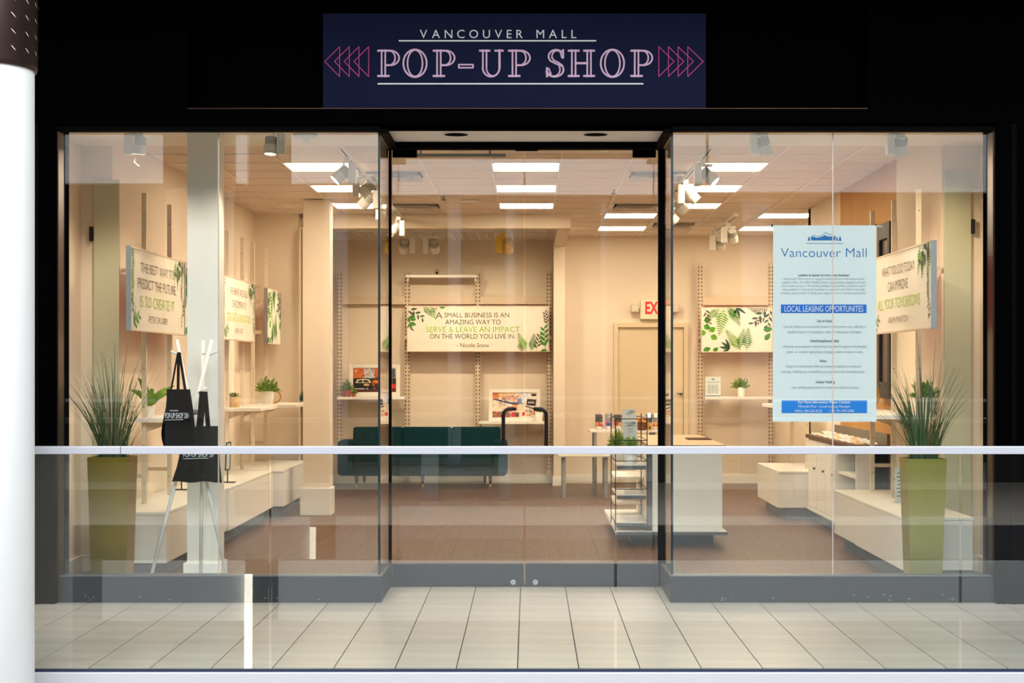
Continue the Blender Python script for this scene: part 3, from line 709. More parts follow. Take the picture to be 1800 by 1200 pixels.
# ================================================================== PLANTS
def blades(mb, n, cx, cy, z0, spread, hmin, hmax, wd, base=.09, mi=0, rnd=random, seg=5, lean=1.0):
    for i in range(n):
        a = rnd.uniform(0, 2*math.pi); b = base*math.sqrt(rnd.random()); h = rnd.uniform(hmin, hmax); l = rnd.uniform(.1, 1)*spread*lean
        ca, sa = math.cos(a), math.sin(a); p0 = Vector((cx+b*ca, cy+b*sa*.8, z0)); vs, fs = [], []
        side = Vector((-sa, ca*.4, 0)).normalized(); wv = wd*rnd.uniform(.6, 1.3); droop = rnd.uniform(0, .5)
        for k in range(seg+1):
            t = k/seg; c = p0+Vector((ca, sa*.6, 0))*(l*(.35*t+.65*t*t))+Vector((0, 0, h*(t-droop*.35*t**3)))
            hw = wv*(1-t)**.7*.5+.0006
            vs += [c-side*hw, c+side*hw]
        for k in range(seg): fs.append((2*k, 2*k+1, 2*k+3, 2*k+2))
        mb.add(vs, fs, mi)
def grass_vase(label, cx, cy, ztop, w_top, w_bot, vm, seed, pxmid):
    rnd = random.Random(seed); t = thing('floor_vase', label, 'planter', (cx, cy, 0))
    m = MB(); a, b = w_top/2, w_bot/2
    vs = [(cx-b, cy-b, 0), (cx+b, cy-b, 0), (cx+b, cy+b, 0), (cx-b, cy+b, 0), (cx-a, cy-a, ztop), (cx+a, cy-a, ztop), (cx+a, cy+a, ztop), (cx-a, cy+a, ztop)]
    i = a-.012
    vs += [(cx-i, cy-i, ztop), (cx+i, cy-i, ztop), (cx+i, cy+i, ztop), (cx-i, cy+i, ztop), (cx-i, cy-i, ztop-.05), (cx+i, cy-i, ztop-.05), (cx+i, cy+i, ztop-.05), (cx-i, cy+i, ztop-.05)]
    m.add(vs, [(0, 3, 2, 1), (0, 1, 5, 4), (1, 2, 6, 5), (2, 3, 7, 6), (3, 0, 4, 7), (4, 5, 9, 8), (5, 6, 10, 9), (6, 7, 11, 10), (7, 4, 8, 11), (8, 9, 13, 12), (9, 10, 14, 13), (10, 11, 15, 14), (11, 8, 12, 15)])
    m.build('vase', vm, t)
    MB().box(cx-i, cx+i, cy-i, cy+i, ztop-.06, ztop-.045).build('soil', SOIL, t)
    g = MB(); blades(g, 85, cx, cy, ztop-.05, .30, .36, .74, .007, .10, 0, rnd); blades(g, 70, cx, cy, ztop-.05, .40, .45, .78, .0035, .09, 1, rnd, 7)
    g.build('grass_blades', [BLADE, BLADEB], t)['kind'] = 'stuff'
    tall = MB(); blades(tall, 7, cx+.02, cy, ztop-.05, .12, .84, .98, .009, .06, 0, rnd, 5); tall.build('tall_stems', [BLADEB], t)['kind'] = 'stuff'
    for k in range(9):
        bl = MB(); r2 = random.Random(seed*31+k); blades(bl, 1, cx, cy, ztop-.05, .34, .38, .62, .022, .09, 0, r2, 6); bl.build('broad_leaf', BLADE, t)
    return t
grass_vase('tapered gold floor vase of tall grass beside the coat rack in the left window', X(198, 12.1), 12.1, Z(803, 12.0), .285, .235, GOLDV, 5, 198)
grass_vase('tapered green-gold floor vase of tall grass in the right window', X(1622, 12.0), 12.0, Z(806, 11.9), .27, .21, GOLDG, 11, 1622)

def bushy(mb, cx, cy, z0, r, h, n, rnd, lw=.012, ll=.035, mi=0):
    for i in range(n):
        a = rnd.uniform(0, 2*math.pi); e = rnd.uniform(.15, 1.45); q = rnd.uniform(.45, 1)
        d = Vector((math.cos(a)*math.cos(e), math.sin(a)*math.cos(e), math.sin(e)))
        p = Vector((cx+d.x*r*q, cy+d.y*r*q, z0+d.z*h*q)); base = Vector((cx+d.x*r*.2*q, cy+d.y*r*.2*q, z0))
        s = d.cross(Vector((0, 0, 1)))
        s = s.normalized() if s.length > .01 else Vector((1, 0, 0))
        mb.add([base-s*.0012, base+s*.0012, p+s*.001, p-s*.001], [(0, 1, 2, 3)], mi)
        for k in range(4):
            b = base.lerp(p, .45+.18*k); dd = (d+Vector((rnd.uniform(-.8, .8), rnd.uniform(-.8, .8), rnd.uniform(-.2, .6)))).normalized(); s2 = dd.cross(Vector((rnd.uniform(-1, 1), rnd.uniform(-1, 1), .3))).normalized()
            mb.add([b, b+dd*ll*.5+s2*lw*.5, b+dd*ll, b+dd*ll*.5-s2*lw*.5], [(0, 1, 2, 3)], mi)
def pot(mb, cx, cy, z, r0, r1, h, n=24, ripple=0.0):
    mb.lathe(cx, cy, [(r0*.96, z), (r0, z+.004), (r1, z+h), (r1*.9, z+h), (r1*.86, z+h-.02)], n, ripple=ripple)
def plant(label, cx, cy, z, r0, r1, h, fr, fh, pm, seed, n=90, ripple=0.0, fm=LEAFF, ll=.035, name='potted_plant', group=None):
    t = thing(name, label, 'plant', (cx, cy, z), group); m = MB(); pot(m, cx, cy, z, r0, r1, h, 36 if ripple else 24, ripple); m.build('pot', pm, t, not ripple)
    MB().lathe(cx, cy, [(r1*.86, z+h-.03), (r1*.86, z+h-.018)], 16).build('soil', SOIL, t)
    f = MB(); bushy(f, cx, cy, z+h-.02, fr, fh, n, random.Random(seed), ll=ll, lw=ll*.34); f.build('foliage', fm, t)['kind'] = 'stuff'
    return t
# big-leaf plant
cx, cy, z = X(262, 13.55), 13.55, 1.17
t = thing('potted_plant', 'broad-leaf plant in a square white pot on the left shelf behind the coat rack', 'plant', (cx, cy, z))
m = MB(); m.lathe(cx, cy, [(.038, z), (.052, z+.088), (.047, z+.088), (.045, z+.07)], 4); o = m.build('pot', POTW, t)
MB().lathe(cx, cy, [(.036, z+.06), (.036, z+.075)], 4).build('soil', SOIL, t)
def bigleaf(p0, ang, L, W, rise, droop, tw=0.0):
    m = MB(); ca, sa = math.cos(ang), math.sin(ang); vs, fs = [], []
    for k in range(8):
        u = k/7; c = Vector(p0)+Vector((ca*L*(.25*u+.75*u*u), sa*L*(.25*u+.75*u*u)*.5, rise*(u-droop*u*u)))
        hw = W*math.sin(math.pi*min(1, max(.03, (u-.15)/.85 if u > .15 else .03))**.8)*.5+.003
        tg = Vector((ca*L*(.25+1.5*u), sa*L*(.25+1.5*u)*.5, rise*(1-2*droop*u))); side = tg.cross(Vector((.25*ca, -1, .35))).normalized()
        vs += [c-side*hw, c+Vector((0, -.006, -.004)), c+side*hw]
    for k in range(7):
        a = 3*k; fs += [(a, a+1, a+4, a+3), (a+1, a+2, a+5, a+4)]
    return m.add(vs, fs)
for ang, L, W, r, dr in ((math.pi*.97, .085, .052, .30, .2), (math.pi*1.02, .15, .045, .235, .38), (math.pi*1.1, .09, .042, .18, .3), (.05, .035, .05, .19, .2), (.1, .20, .040, .235, .25), (-.1, .18, .036, .17, .25), (-.5, .13, .05, .14, .3), (-.9, .11, .05, .12, .3), (1.2, .05, .045, .2, .2)):
    bigleaf((cx, cy, z+.07), ang, L, W, r, dr).build('leaf', LEAFB, t, True)
# succulent
cx, cy, z = X(410, 17.3), 17.3, 1.165
t = thing('potted_plant', 'small succulent in a woven bowl on the middle left shelf', 'plant', (cx, cy, z)); m = MB()
m.lathe(cx, cy, [(.058, z), (.064, z+.01), (.066, z+.10), (.060, z+.105), (.058, z+.09)], 24); m.build('pot', WOVEN, t, True)
m = MB()
for i in range(22):
    a = i*2.4; e = .42+.05*i; L = .105-.002*i; d = Vector((math.cos(a)*math.cos(e), math.sin(a)*math.cos(e), math.sin(e)*.8)); s = Vector((-math.sin(a), math.cos(a), 0)); b = Vector((cx, cy, z+.095))
    m.add([b, b+d*L*.6+s*.02, b+d*L, b+d*L*.6-s*.02, b+d*L*.55-Vector((0, 0, .008))], [(0, 1, 2, 3), (0, 4, 1), (0, 3, 4), (4, 2, 1), (4, 3, 2)])
m.build('rosette', mat('succulent_green', (96, 146, 50), .5, scale=20, rgb2=(140, 110, 50)), t)['kind'] = 'stuff'
def mug_handle(t, cx, cy, z, s, hh):
    pts = [(cx+.055*s+s*.075*math.sin(a)*1.0, cy-.01, z+hh*.52+hh*.45*math.cos(a)) for a in [math.pi*i/10 for i in range(11)]]
    MB().tube(pts, .009, 8).build('handle', RATTAN, t, True)
cx, cy, z = X(471, 19.0), 19.0, 1.165
t = plant('leafy plant in a white planter with rattan handle on the rear left shelf', cx, cy, z, .06, .076, .14, .15, .16, POTW, 21, 110, ll=.045)
mug_handle(t, cx+.012, cy, z, 1, .15)
cx, cy, z = X(1523, 14.75), 14.75, 1.2
t = plant('leafy plant in a white planter with rattan handle partly behind the poster', cx, cy, z, .06, .076, .14, .12, .13, POTW, 22, 80)
mug_handle(t, cx-.03, cy-.02, z, 1, .23)
plant('fine leaf plant in a large ribbed white pot on the right window shelf', X(1625, 13.3), 13.3, 1.2, .068, .088, .135, .125, .13, POTW, 23, 140, ripple=.04, ll=.04)
plant('small plant in a terracotta pot on the back shelf left of the framed collage', X(611, 23.1), 23.1, Z(697, 23.1), .035, .052, .085, .105, .155, TERRA, 24, 100, fm=mat('leaf_pale', (110, 140, 80), .6, scale=25, rgb2=(140, 160, 100)))
plant('tiny plant in a terracotta pot touching the framed collage', X(622, 23.02), 23.02, Z(697, 23.1), .025, .032, .05, .05, .11, TERRA, 25, 40, ll=.025)
plant('small plant in a white pot in front of the framed diner print', X(947.5, 23.02), 23.02, Z(740, 23.1), .05, .055, .125, .07, .06, POTW, 26, 70, ll=.025)
plant('leafy plant in a white pot on the back shelf beside the info sheet', X(1303, 23.1), 23.1, Z(697, 23.1), .045, .054, .125, .135, .135, POTW, 27, 120, ll=.04)
t = plant('tiny dark trailing plant on the lone brown post', X(531, 19.84), 19.835, Z(709, 19.85), .012, .016, .03, .03, .13, POTW, 28, 40, fm=GREEN3, ll=.025)
MB().box(X(531, 19.84)-.02, X(531, 19.84)+.02, 19.815, 19.872, Z(709, 19.85)-.008, Z(709, 19.85)).build('ledge', WHITE, t)

# ================================================================== COAT RACK AND APRONS
dc = 12.12
t = thing('coat_rack', 'white three-legged coat rack with two black aprons in the left window', 'coat rack', (X(345, dc), dc, 0))
def pole(px0, py0, px1, dy0, dy1):
    a = (X(px0, dc), dc+dy0, Z(py0, dc)); b = (X(px1, dc), dc+dy1, .0)
    MB().tube([a, b], .0125, 12).build('pole', WHITEM, t, True)
pole(312, 597, 402, -.03, .03); pole(371.5, 597, 264, .035, -.10); pole(354, 598, 346, .07, .14)
for p0, p1, dy in (((302, 617.5), (317, 624), -.03), ((380, 617), (366, 624), .035), ((365, 682), (350, 690), -.02), ((353.5, 622), (358, 619), .07)):
    MB().tube([(X(p0[0], dc), dc+dy-.01, Z(p0[1], dc)), (X(p1[0], dc), dc+dy*.8, Z(p1[1], dc))], .009, 10).build('peg', WHITEM, t, True)
MB().tube([(X(343, dc), dc-.02, Z(724, dc)), (X(343, dc), dc+.05, Z(724, dc))], .02, 12).build('hub', STEELG, t, True)
def cloth(rows, d, amp, seed, ncol=14):
    m = MB(); vs, fs = [], []; rnd = random.Random(seed); ph = rnd.uniform(0, 6)
    for r, (py, a, b) in enumerate(rows):
        for c in range(ncol+1):
            u = c/ncol; px = a+(b-a)*u
            dd = d+amp*(.3+.7*r/len(rows))*math.sin(u*9+ph+r*.15)+amp*.4*math.sin(u*23+r*.4)
            zz = py+(1.5*math.sin(u*11+ph) if r == len(rows)-1 else 0)
            vs.append((X(px, d), dd, Z(zz, d)))
    k = ncol+1
    for r in range(len(rows)-1):
        for c in range(ncol): fs.append((r*k+c, (r+1)*k+c, (r+1)*k+c+1, r*k+c+1))
    return m.add(vs, fs)
def strap(pts, d, wd):
    m = MB()
    for (a, b) in zip(pts[:-1], pts[1:]):
        n = Vector((b[1]-a[1], -(b[0]-a[0]))).normalized()*wd/2
        q = [(a[0]+n.x, a[1]+n.y), (a[0]-n.x, a[1]-n.y), (b[0]-n.x, b[1]-n.y), (b[0]+n.x, b[1]+n.y)]
        v = [(X(p, d), d-.002, Z(r, d)) for p, r in q]+[(X(p, d), d+.002, Z(r, d)) for p, r in q]
        m.add(v, [(0, 1, 2, 3), (7, 6, 5, 4), (0, 4, 5, 1), (1, 5, 6, 2), (2, 6, 7, 3), (3, 7, 4, 0)])
    return m
def apron(label, rows, straps, d, seed, txt):
    t = thing('apron', label, 'apron', (X(rows[0][1], d), d, Z(rows[0][0], d)), 'black aprons on the coat rack')
    o = cloth(rows, d, .010, seed).build('cloth', APRON, t, True); sol = o.modifiers.new('thickness', 'SOLIDIFY'); sol.thickness = .004
    for s, wd in straps: strap(s, d+.004, wd).build('strap', APRON, t)
    mb = MB(); x0, x1, zb_, cap = txt; y = d-.022
    write(mb, 'POP-UP SHOP', X(x0, y), X(x1, y), Z(zb_, y), cap/F*y, y, weight=.0)
    write(mb, 'VANCOUVER MALL', X(x0+8, y), X(x1-8, y), Z(zb_-cap-3, y), 2.2/F*y, y, spread=True)
    mb.line([(X(x0, y), Z(zb_+3, y)), (X(x1, y), Z(zb_+2, y))], .003, y)
    for k in range(3):
        p = x1+2+2.5*k; mb.line([(X(p, y), Z(zb_-cap, y)), (X(p+2.5, y), Z(zb_-cap/2, y)), (X(p, y), Z(zb_, y))], .003, y)
    mb.build('lettering', mat('apron_ink', (225, 230, 232), .8, vary=0), t)
    return t
apron('upper black apron with white pop-up shop print on the left peg', [(684, 293, 333.5), (700, 293, 336), (715, 291.5, 338.5), (730, 288, 340), (745, 285, 342), (760, 283, 344), (772, 284, 346), (783, 287, 348), (792, 292, 350)],
      [([(313, 619), (300.5, 686)], 3.2), ([(314, 619), (313, 686)], 5), ([(315.5, 619), (325.5, 686)], 4.5)], dc-.14, 2, (290, 322, 735, 9.5))
apron('lower black apron with wide flared hem on the right peg', [(748.5, 344, 384), (760, 342, 384.5), (772, 338, 384.5), (785, 329, 385), (800, 315.5, 386), (820, 311, 387), (838, 305, 389), (847, 302.5, 389.5)],
      [([(357, 688), (351, 750)], 12), ([(360.5, 688), (366, 752)], 8)], dc-.10, 5, (322, 366, 803, 8))

# ================================================================== LEASING POSTER
dq = 11.72
px0, px1, pz0, pz1 = X(1359, dq), X(1540.5, dq), Z(741, dq), Z(396, dq)
t = thing('poster', 'tall pale blue leasing poster hanging inside the right window', 'poster', (X(1450, dq), dq, pz0))
MB().add([(X(1358, dq), dq, pz0), (px1, dq, pz0), (px1, dq, pz1), (px0, dq, pz1), (X(1358, dq), dq+.003, pz0), (px1, dq+.003, pz0), (px1, dq+.003, pz1), (px0, dq+.003, pz1)],
         [(0, 1, 2, 3), (7, 6, 5, 4), (0, 4, 5, 1), (1, 5, 6, 2), (2, 6, 7, 3), (3, 7, 4, 0)]).build('sheet', PAPER, t)
MB().tube([(X(1346, dq), dq+.012, Z(397.5, dq)), (X(1552, dq), dq+.012, Z(397.5, dq))], .0055, 10).build('hanging_rod', WHITEM, t, True)
for px in (1357.5, 1540.5): MB().tube([(X(px, dq), dq+.012, Z(400, dq)), (X(px, dq), dq+.012, Z(395, dq)), (X(px-1, dq), dq+.012, Z(394, dq))], .006, 8).build('clip', BLACK2, t)
yq = dq-.002
def T(mb, rows, wt=0.0):
    for (b, a, c, zb_, cap) in rows: write(mb, b, X(a, yq), X(c, yq), Z(zb_, yq), cap/F*yq, yq-.001, weight=wt)
mb = MB(); T(mb, [('Vancouver Mall', 1372.7, 1523.3, 451.7, 16)], -.014)
Q = lambda pts: [(X(1340+u/6.668, yq), Z(380+v/6.668, yq)) for u, v in pts]
for a, b in (((570, 281), (640, 253)),): pass
mb.poly(Q([(574, 281), (568, 240), (606, 240)]), yq-.001); 
mb.poly(Q([(574, 281), (606, 240), (640, 254), (690, 242), (732, 222), (775, 238), (800, 236), (832, 240), (858, 236), (852, 281)]), yq-.001)
mb.line(Q([(572, 242), (604, 220), (645, 240), (662, 230), (680, 238), (738, 189), (752, 191), (785, 217), (802, 205), (858, 238)]), 3.6/6.668/F*yq, yq-.001)
for cx_, s in ((547, 1.0), (875, .95), (911, 1.15)):
    for k in range(3): mb.poly(Q([(cx_-8*s-4*k*s, 262-14*s+14*k*s+6), (cx_+8*s+4*k*s, 262-14*s+14*k*s+6), (cx_, 262-26*s+11*k*s)]), yq-.001)
    mb.poly(Q([(cx_-3, 280), (cx_+3, 280), (cx_+3, 289), (cx_-3, 289)]), yq-.001)
mb.line(Q([(508, 317), (947, 317)]), 3.5/6.668/F*yq, yq-.001)
mb.build('mall_logo', BLUE1, t)
MB().box(X(1372.7, yq), X(1523, yq), yq-.001, yq, Z(549.8, yq), Z(535, yq)).build('banner', BLUE2, t)
MB().box(X(1374, yq), X(1524, yq), yq-.001, yq, Z(725.5, yq), Z(703.5, yq)).build('contact_box', BLUE3, t)
yq -= .001
mb = MB(); T(mb, [('LOCAL LEASING OPPORTUNITES', 1379, 1517.4, 547.7, 10.3), ('Miranda Moe - Local Leasing Manager', 1403.7, 1494.7, 716, 4.2), ('Office: 360-256-8122', 1397, 1445, 723.9, 4.2), ('Cell: 701-390-2586', 1458, 1501, 723.9, 4.2)]); T(mb, [('For More Information Please Contact:', 1403, 1495, 708.6, 4.2)], .02)
mb.build('white_lettering', SWHITE, t)
mb = MB(); T(mb, [('Looking to launch or grow your business?', 1403, 1493, 485, 3.6)], .02)
T(mb, [('Cart or Kiosk', 1436, 1462.5, 566, 4.5), ('Advertising/Sponsorship:', 1424, 1475, 600.8, 4.5), ('Inline:', 1441, 1453, 636, 4.5), ('Unique Vending:', 1434, 1468, 673, 4.5)], .01)
mb.build('heading_lettering', DGREYT, t)
mb = MB(); T(mb, [('Vancouver Mall is here to support entrepreneurs and experienced', 1377, 1519, 491.3, 3.6), ('retailers alike. We offer flexible license agreements ranging from just', 1374, 1521.5, 497.5, 3.6),
    ('one month to up to 14 months, making it the perfect chance to test a', 1374, 1522, 503.7, 3.6), ("new product or take your business to the next level. Don't miss this", 1375.5, 1520, 510, 3.6),
    ('fantastic opportunity to bring your venture to our vibrant community!', 1372, 1523.6, 516.2, 3.6),
    ('Carts & Kiosks are conveniently located in the common area, offering an', 1377, 1522, 575.8, 4.4), ('excellent chance for branding or sales for businesses of all types.', 1384, 1514.5, 585, 4.4),
    ('Advertise your business in several key locations throughout the shopping', 1376, 1523.7, 610.5, 4.4), ('center, or consider sponsoring a shopping center amenity or event.', 1382, 1517, 620, 4.4),
    ('Temporary inline stores offer the chance to capitalize on seasonal', 1380.7, 1513, 645.3, 4.4), ('openings, enabling you to establish your presence in the shopping center.', 1373, 1521, 654.7, 4.4),
    ('Vast vending opportunities for innovative ideas & products.', 1391, 1510.5, 682.5, 4.4)])
mb.build('body_lettering', GREYT, t)

# ================================================================== SOFA ALCOVE
zs1, zs2, zt3 = Z(697, 23.1), Z(740, 23.1), Z(484, 23.1)
t = thing('shelving_unit', 'cream slotted wall shelving behind the teal sofa with three shelves', 'shelving', (-1.2, 23.3, 0))
ux = [X(597, 23.25), X(716, 23.25), X(840, 23.25), X(965, 23.25)]
def upr(t, x, z1):
    u = MB().box(x-.032, x+.032, 23.24, 23.29, .12, z1).build('upright', BAR, t, bevel=.002); h = MB()
    for i in range(int((z1-.2)/.05)):
        for s in (-.02, .02): h.box(x+s-.006, x+s+.006, 23.238, 23.2405, .2+.05*i, .222+.05*i)
    h.build('slot_holes', HOLE, u)['kind'] = 'stuff'
for i, x in enumerate(ux): upr(t, x, Z(476, 23.25))
def shelf(t, x0, x1, z, y0=22.92):
    MB().box(x0, x1, y0, 23.24, z-.035, z).build('shelf', WHITE, t, bevel=.004)
    for x in (x0+.02, x1-.03): MB().prism([(x, z-.036), (x+.012, z-.036), (x+.012, z-.09), (x, z-.09)], 22.97, 23.24).build('shelf_bracket', WHITEM, t)
shelf(t, ux[0]+.0, ux[1]-.02, zs1); shelf(t, ux[2]+.02, ux[3]-.04, zs2); shelf(t, ux[1]-.0, ux[2]+.0, zt3)
for a, b in zip(ux[:-1], ux[1:]): MB().box(a+.035, b-.035, 23.255, 23.285, Z(534.5, 23.25), Z(521, 23.25)).build('hang_rail', BAR, t)
for x in (ux[1], ux[2], ux[3]): MB().box(x-.03, x+.03, 23.066, 23.24, 1.95, 1.99).build('sign_bracket', BAR, t)
t = thing('shelving_unit', 'cream slotted wall shelving with one shelf right of the back door', 'shelving', (2.7, 23.3, 0))
ux2 = [X(1231, 23.25), X(1355, 23.25)]
for x in ux2: upr(t, x, Z(462, 23.25))
shelf(t, ux2[0]+.03, ux2[1], zs1)
MB().box(ux2[0]+.035, ux2[1]-.035, 23.255, 23.285, Z(536, 23.25), Z(521, 23.25)).build('hang_rail', BAR, t)
for x in ux2: MB().box(x-.03, x+.03, 23.066, 23.24, 1.95, 1.99).build('sign_bracket', BAR, t)
# sofa
xa, xb = X(596, 22.5), X(892, 22.5); yb0, yb1 = 22.30, 22.86
t = thing('sofa', 'dark teal velvet sofa with tapered wooden legs in the back alcove', 'sofa', ((xa+xb)/2, 22.5, 0))
aw = .19
MB().box(xa+.02, xb-.02, yb0+.03, yb1, .165, .31).build('base', TEAL, t, bevel=.03, seg=3)
xs = [xa+aw, (xa+xb)/2, xb-aw]
for a, b in zip(xs[:-1], xs[1:]): MB().box(a+.004, b-.004, yb0-.01, yb1-.15, .30, .445).build('seat_cushion', TEAL, t, bevel=.035, seg=3)
nb = 3; x0, x1 = X(621, 22.8), X(880, 22.8)
for i in range(nb):
    a, b = x0+(x1-x0)*i/nb, x0+(x1-x0)*(i+1)/nb
    MB().add([(a, yb1-.17, .40), (b, yb1-.17, .40), (b, yb1+.01, .36), (a, yb1+.01, .36), (a, yb1-.09, .785), (b, yb1-.09, .785), (b, yb1+.03, .785), (a, yb1+.03, .785)],
             [(0, 3, 2, 1), (4, 5, 6, 7), (0, 1, 5, 4), (1, 2, 6, 5), (2, 3, 7, 6), (3, 0, 4, 7)]).build('back_cushion', TEAL, t, bevel=.03, seg=3)
for a, b in ((xa, xa+aw), (xb-aw, xb)):
    MB().box(a, b, yb0-.01, yb1-.03, .18, .625).build('armrest', TEAL, t, bevel=.04, seg=3)
for x, y in ((xa+.24, yb0+.09), ((xa+xb)/2, yb0+.09), (xb-.22, yb0+.09), (xa+.30, yb1-.06), (xb-.3, yb1-.06)):
    l = MB().tube([(x, y, .17), (x, y-.01, .055)], [.026, .015], 12).build('leg', WALNUT, t, True)
    MB().tube([(x, y-.01, .056), (x, y-.012, 0)], [.0155, .011], 12).build('ferrule', GOLDT, l, True)
# framed prints
def picture(label, pxa, pxb, pya, pyb, ia, ib, ja, jb, d, z, prim):
    x0, x1 = X(pxa, d), X(pxb, d); h = (pyb-pya)/F*d
    t = thing('framed_print', label, 'picture', ((x0+x1)/2, d, z)); a, b = X(ia, d), X(ib, d); c, e = z+(pyb-jb)/F*d, z+(pyb-ja)/F*d
    fr = MB(); fr.box(x0, a, d, d+.025, z, z+h); fr.box(b, x1, d, d+.025, z, z+h); fr.box(a, b, d, d+.025, z, c); fr.box(a, b, d, d+.025, e, z+h)
    fr.build('frame', WHITE, t, bevel=.005)
    MB().box(a-.01, b+.01, d+.012, d+.02, c-.01, e+.01).build('backing', WHITE, t)
    mats_, idx, mb = [], {}, MB()
    def colr(rgb):
        if rgb not in idx: idx[rgb] = len(mats_); mats_.append(mat('print_%d_%d_%d' % rgb, rgb, .5, vary=.25, scale=40))
        return idx[rgb]
    n = 0
    for rgb, pts in prim:
        n += 1; mb.poly([(a+(b-a)*u, c+(e-c)*v) for u, v in pts], d+.0118-.00012*n, colr(rgb))
    mb.build('printed_photo', mats_, t)
    return t
def R(a, b, c, d): return [(a, c), (b, c), (b, d), (a, d)]
rn = random.Random(3); pr = [((120, 60, 30), R(0, 1, 0, 1)), ((210, 110, 60), R(0, .25, .58, 1)), ((190, 196, 204), R(.25, .5, .58, 1)), ((196, 104, 50), R(.5, .72, .58, 1)), ((200, 176, 150), R(.72, 1, .58, 1)), ((44, 34, 34), R(0, 1, .08, .58)), ((86, 44, 30), R(0, 1, 0, .12))]
for i in range(70):
    x_, z_ = rn.uniform(0, .96), rn.uniform(.6, .95); s = rn.uniform(.012, .04); pr.append((rn.choice(((216, 90, 30), (60, 40, 40), (230, 210, 190), (190, 40, 30), (240, 150, 60), (90, 100, 130))), [(x_, z_), (x_+s, z_+s*.6), (x_+s*.8, z_+s*1.6), (x_-.003, z_+s)]))
pr += [((24, 24, 30), [(.03, .14), (.42, .14), (.46, .24), (.43, .38), (.04, .40)]), ((236, 222, 180), [(.06, .38), (.10, .52), (.22, .55), (.38, .52), (.42, .38)]), ((40, 44, 52), [(.10, .40), (.13, .49), (.22, .51), (.22, .40)]), ((40, 44, 52), [(.24, .40), (.24, .51), (.35, .49), (.38, .40)]),
       ((226, 184, 110), [(.25, .27), (.36, .26), (.39, .31), (.33, .35), (.25, .34)]), ((20, 20, 22), [(.29, .08), (.37, .08), (.40, .14), (.37, .2), (.29, .2), (.26, .14)]), ((170, 170, 170), [(.31, .11), (.35, .11), (.36, .14), (.35, .17), (.31, .17), (.30, .14)]), ((200, 200, 196), R(.03, .27, .12, .16)),
       ((226, 116, 40), [(.43, .36), (.78, .36), (.80, .44), (.70, .50), (.50, .5)]), ((206, 40, 36), R(.80, .99, .14, .34)), ((70, 84, 120), R(.80, .98, .60, .96)), ((220, 226, 232), R(.86, .90, .36, .98)), ((30, 70, 40), R(.62, .70, .3, .44))]
for i in range(60):
    x_, z_ = rn.uniform(.42, .8), rn.uniform(.1, .46); s = rn.uniform(.015, .04); pr.append((rn.choice(((226, 100, 30), (200, 70, 30), (240, 160, 60), (110, 50, 30))), [(x_, z_), (x_+s, z_+s*.6), (x_+s*.6, z_+s*1.5), (x_-.004, z_+s)]))
picture('white framed photo collage with a vintage truck on the left alcove shelf', 613.5, 703, 640.5, 697, 620.5, 696, 646.5, 689, 23.1, zs1, pr)
rn = random.Random(8); pr = [((232, 216, 196), R(0, 1, 0, 1)), ((200, 120, 60), R(0, .14, .7, 1)), ((236, 190, 140), [(.14, .8), (.5, .66), (.5, 1), (.14, 1)]), ((60, 60, 84), [(.03, .72), (.44, .5), (.6, .5), (.58, .60), (.4, .62), (.05, .76)]), ((236, 234, 230), [(.0, .66), (.42, .46), (.5, .5), (.03, .70)]),
      ((230, 140, 70), [(.42, .44), (.56, .54), (.56, .24), (.46, .3)]), ((120, 140, 190), R(.56, .68, .54, .78)), ((220, 224, 236), R(.66, .78, .6, .98)), ((50, 46, 46), [(.77, .5), (.97, .46), (.99, .72), (.78, .76)]), ((226, 226, 230), R(.80, .9, .8, .98)), ((60, 52, 50), R(.88, .99, .86, .96)),
      ((70, 60, 76), [(.74, .44), (.98, .3), (.98, .36), (.75, .48)]), ((150, 90, 60), R(0, .4, 0, .24)), ((190, 40, 40), R(.42, .52, .02, .22)), ((90, 50, 40), R(.52, .6, .02, .2)), ((206, 40, 36), [(.66, .08), (.72, .06), (.74, .2), (.68, .22)])]
for i in range(150):
    k = rn.random()
    x_, z_ = (rn.uniform(.2, .58), rn.uniform(.62, .88)) if k < .45 else ((rn.uniform(0, .42), rn.uniform(.02, .24)) if k < .7 else (rn.uniform(.74, .98), rn.uniform(.04, .3)))
    s = rn.uniform(.012, .035); pr.append((rn.choice(((216, 90, 30), (70, 60, 70), (240, 226, 206), (190, 60, 40), (240, 170, 90), (90, 100, 150), (236, 140, 60))), [(x_, z_), (x_+s, z_+s*.6), (x_+s*.8, z_+s*1.6), (x_-.003, z_+s)]))
for i in range(3): x_ = .14+.1*i; z_ = .60-.07*i; pr.append(((226, 110, 60), [(x_, z_), (x_+.06, z_+.01), (x_+.07, z_-.02), (x_+.01, z_-.03)]))
for i in range(4): pr.append(((220, 214, 206), R(.81+.035*i, .83+.035*i, .57, .64)))
picture('white framed print of a diner bar on the centre alcove shelf', 859, 950, 684, 740, 865.5, 943.5, 690, 733.5, 23.1, zs2, pr)
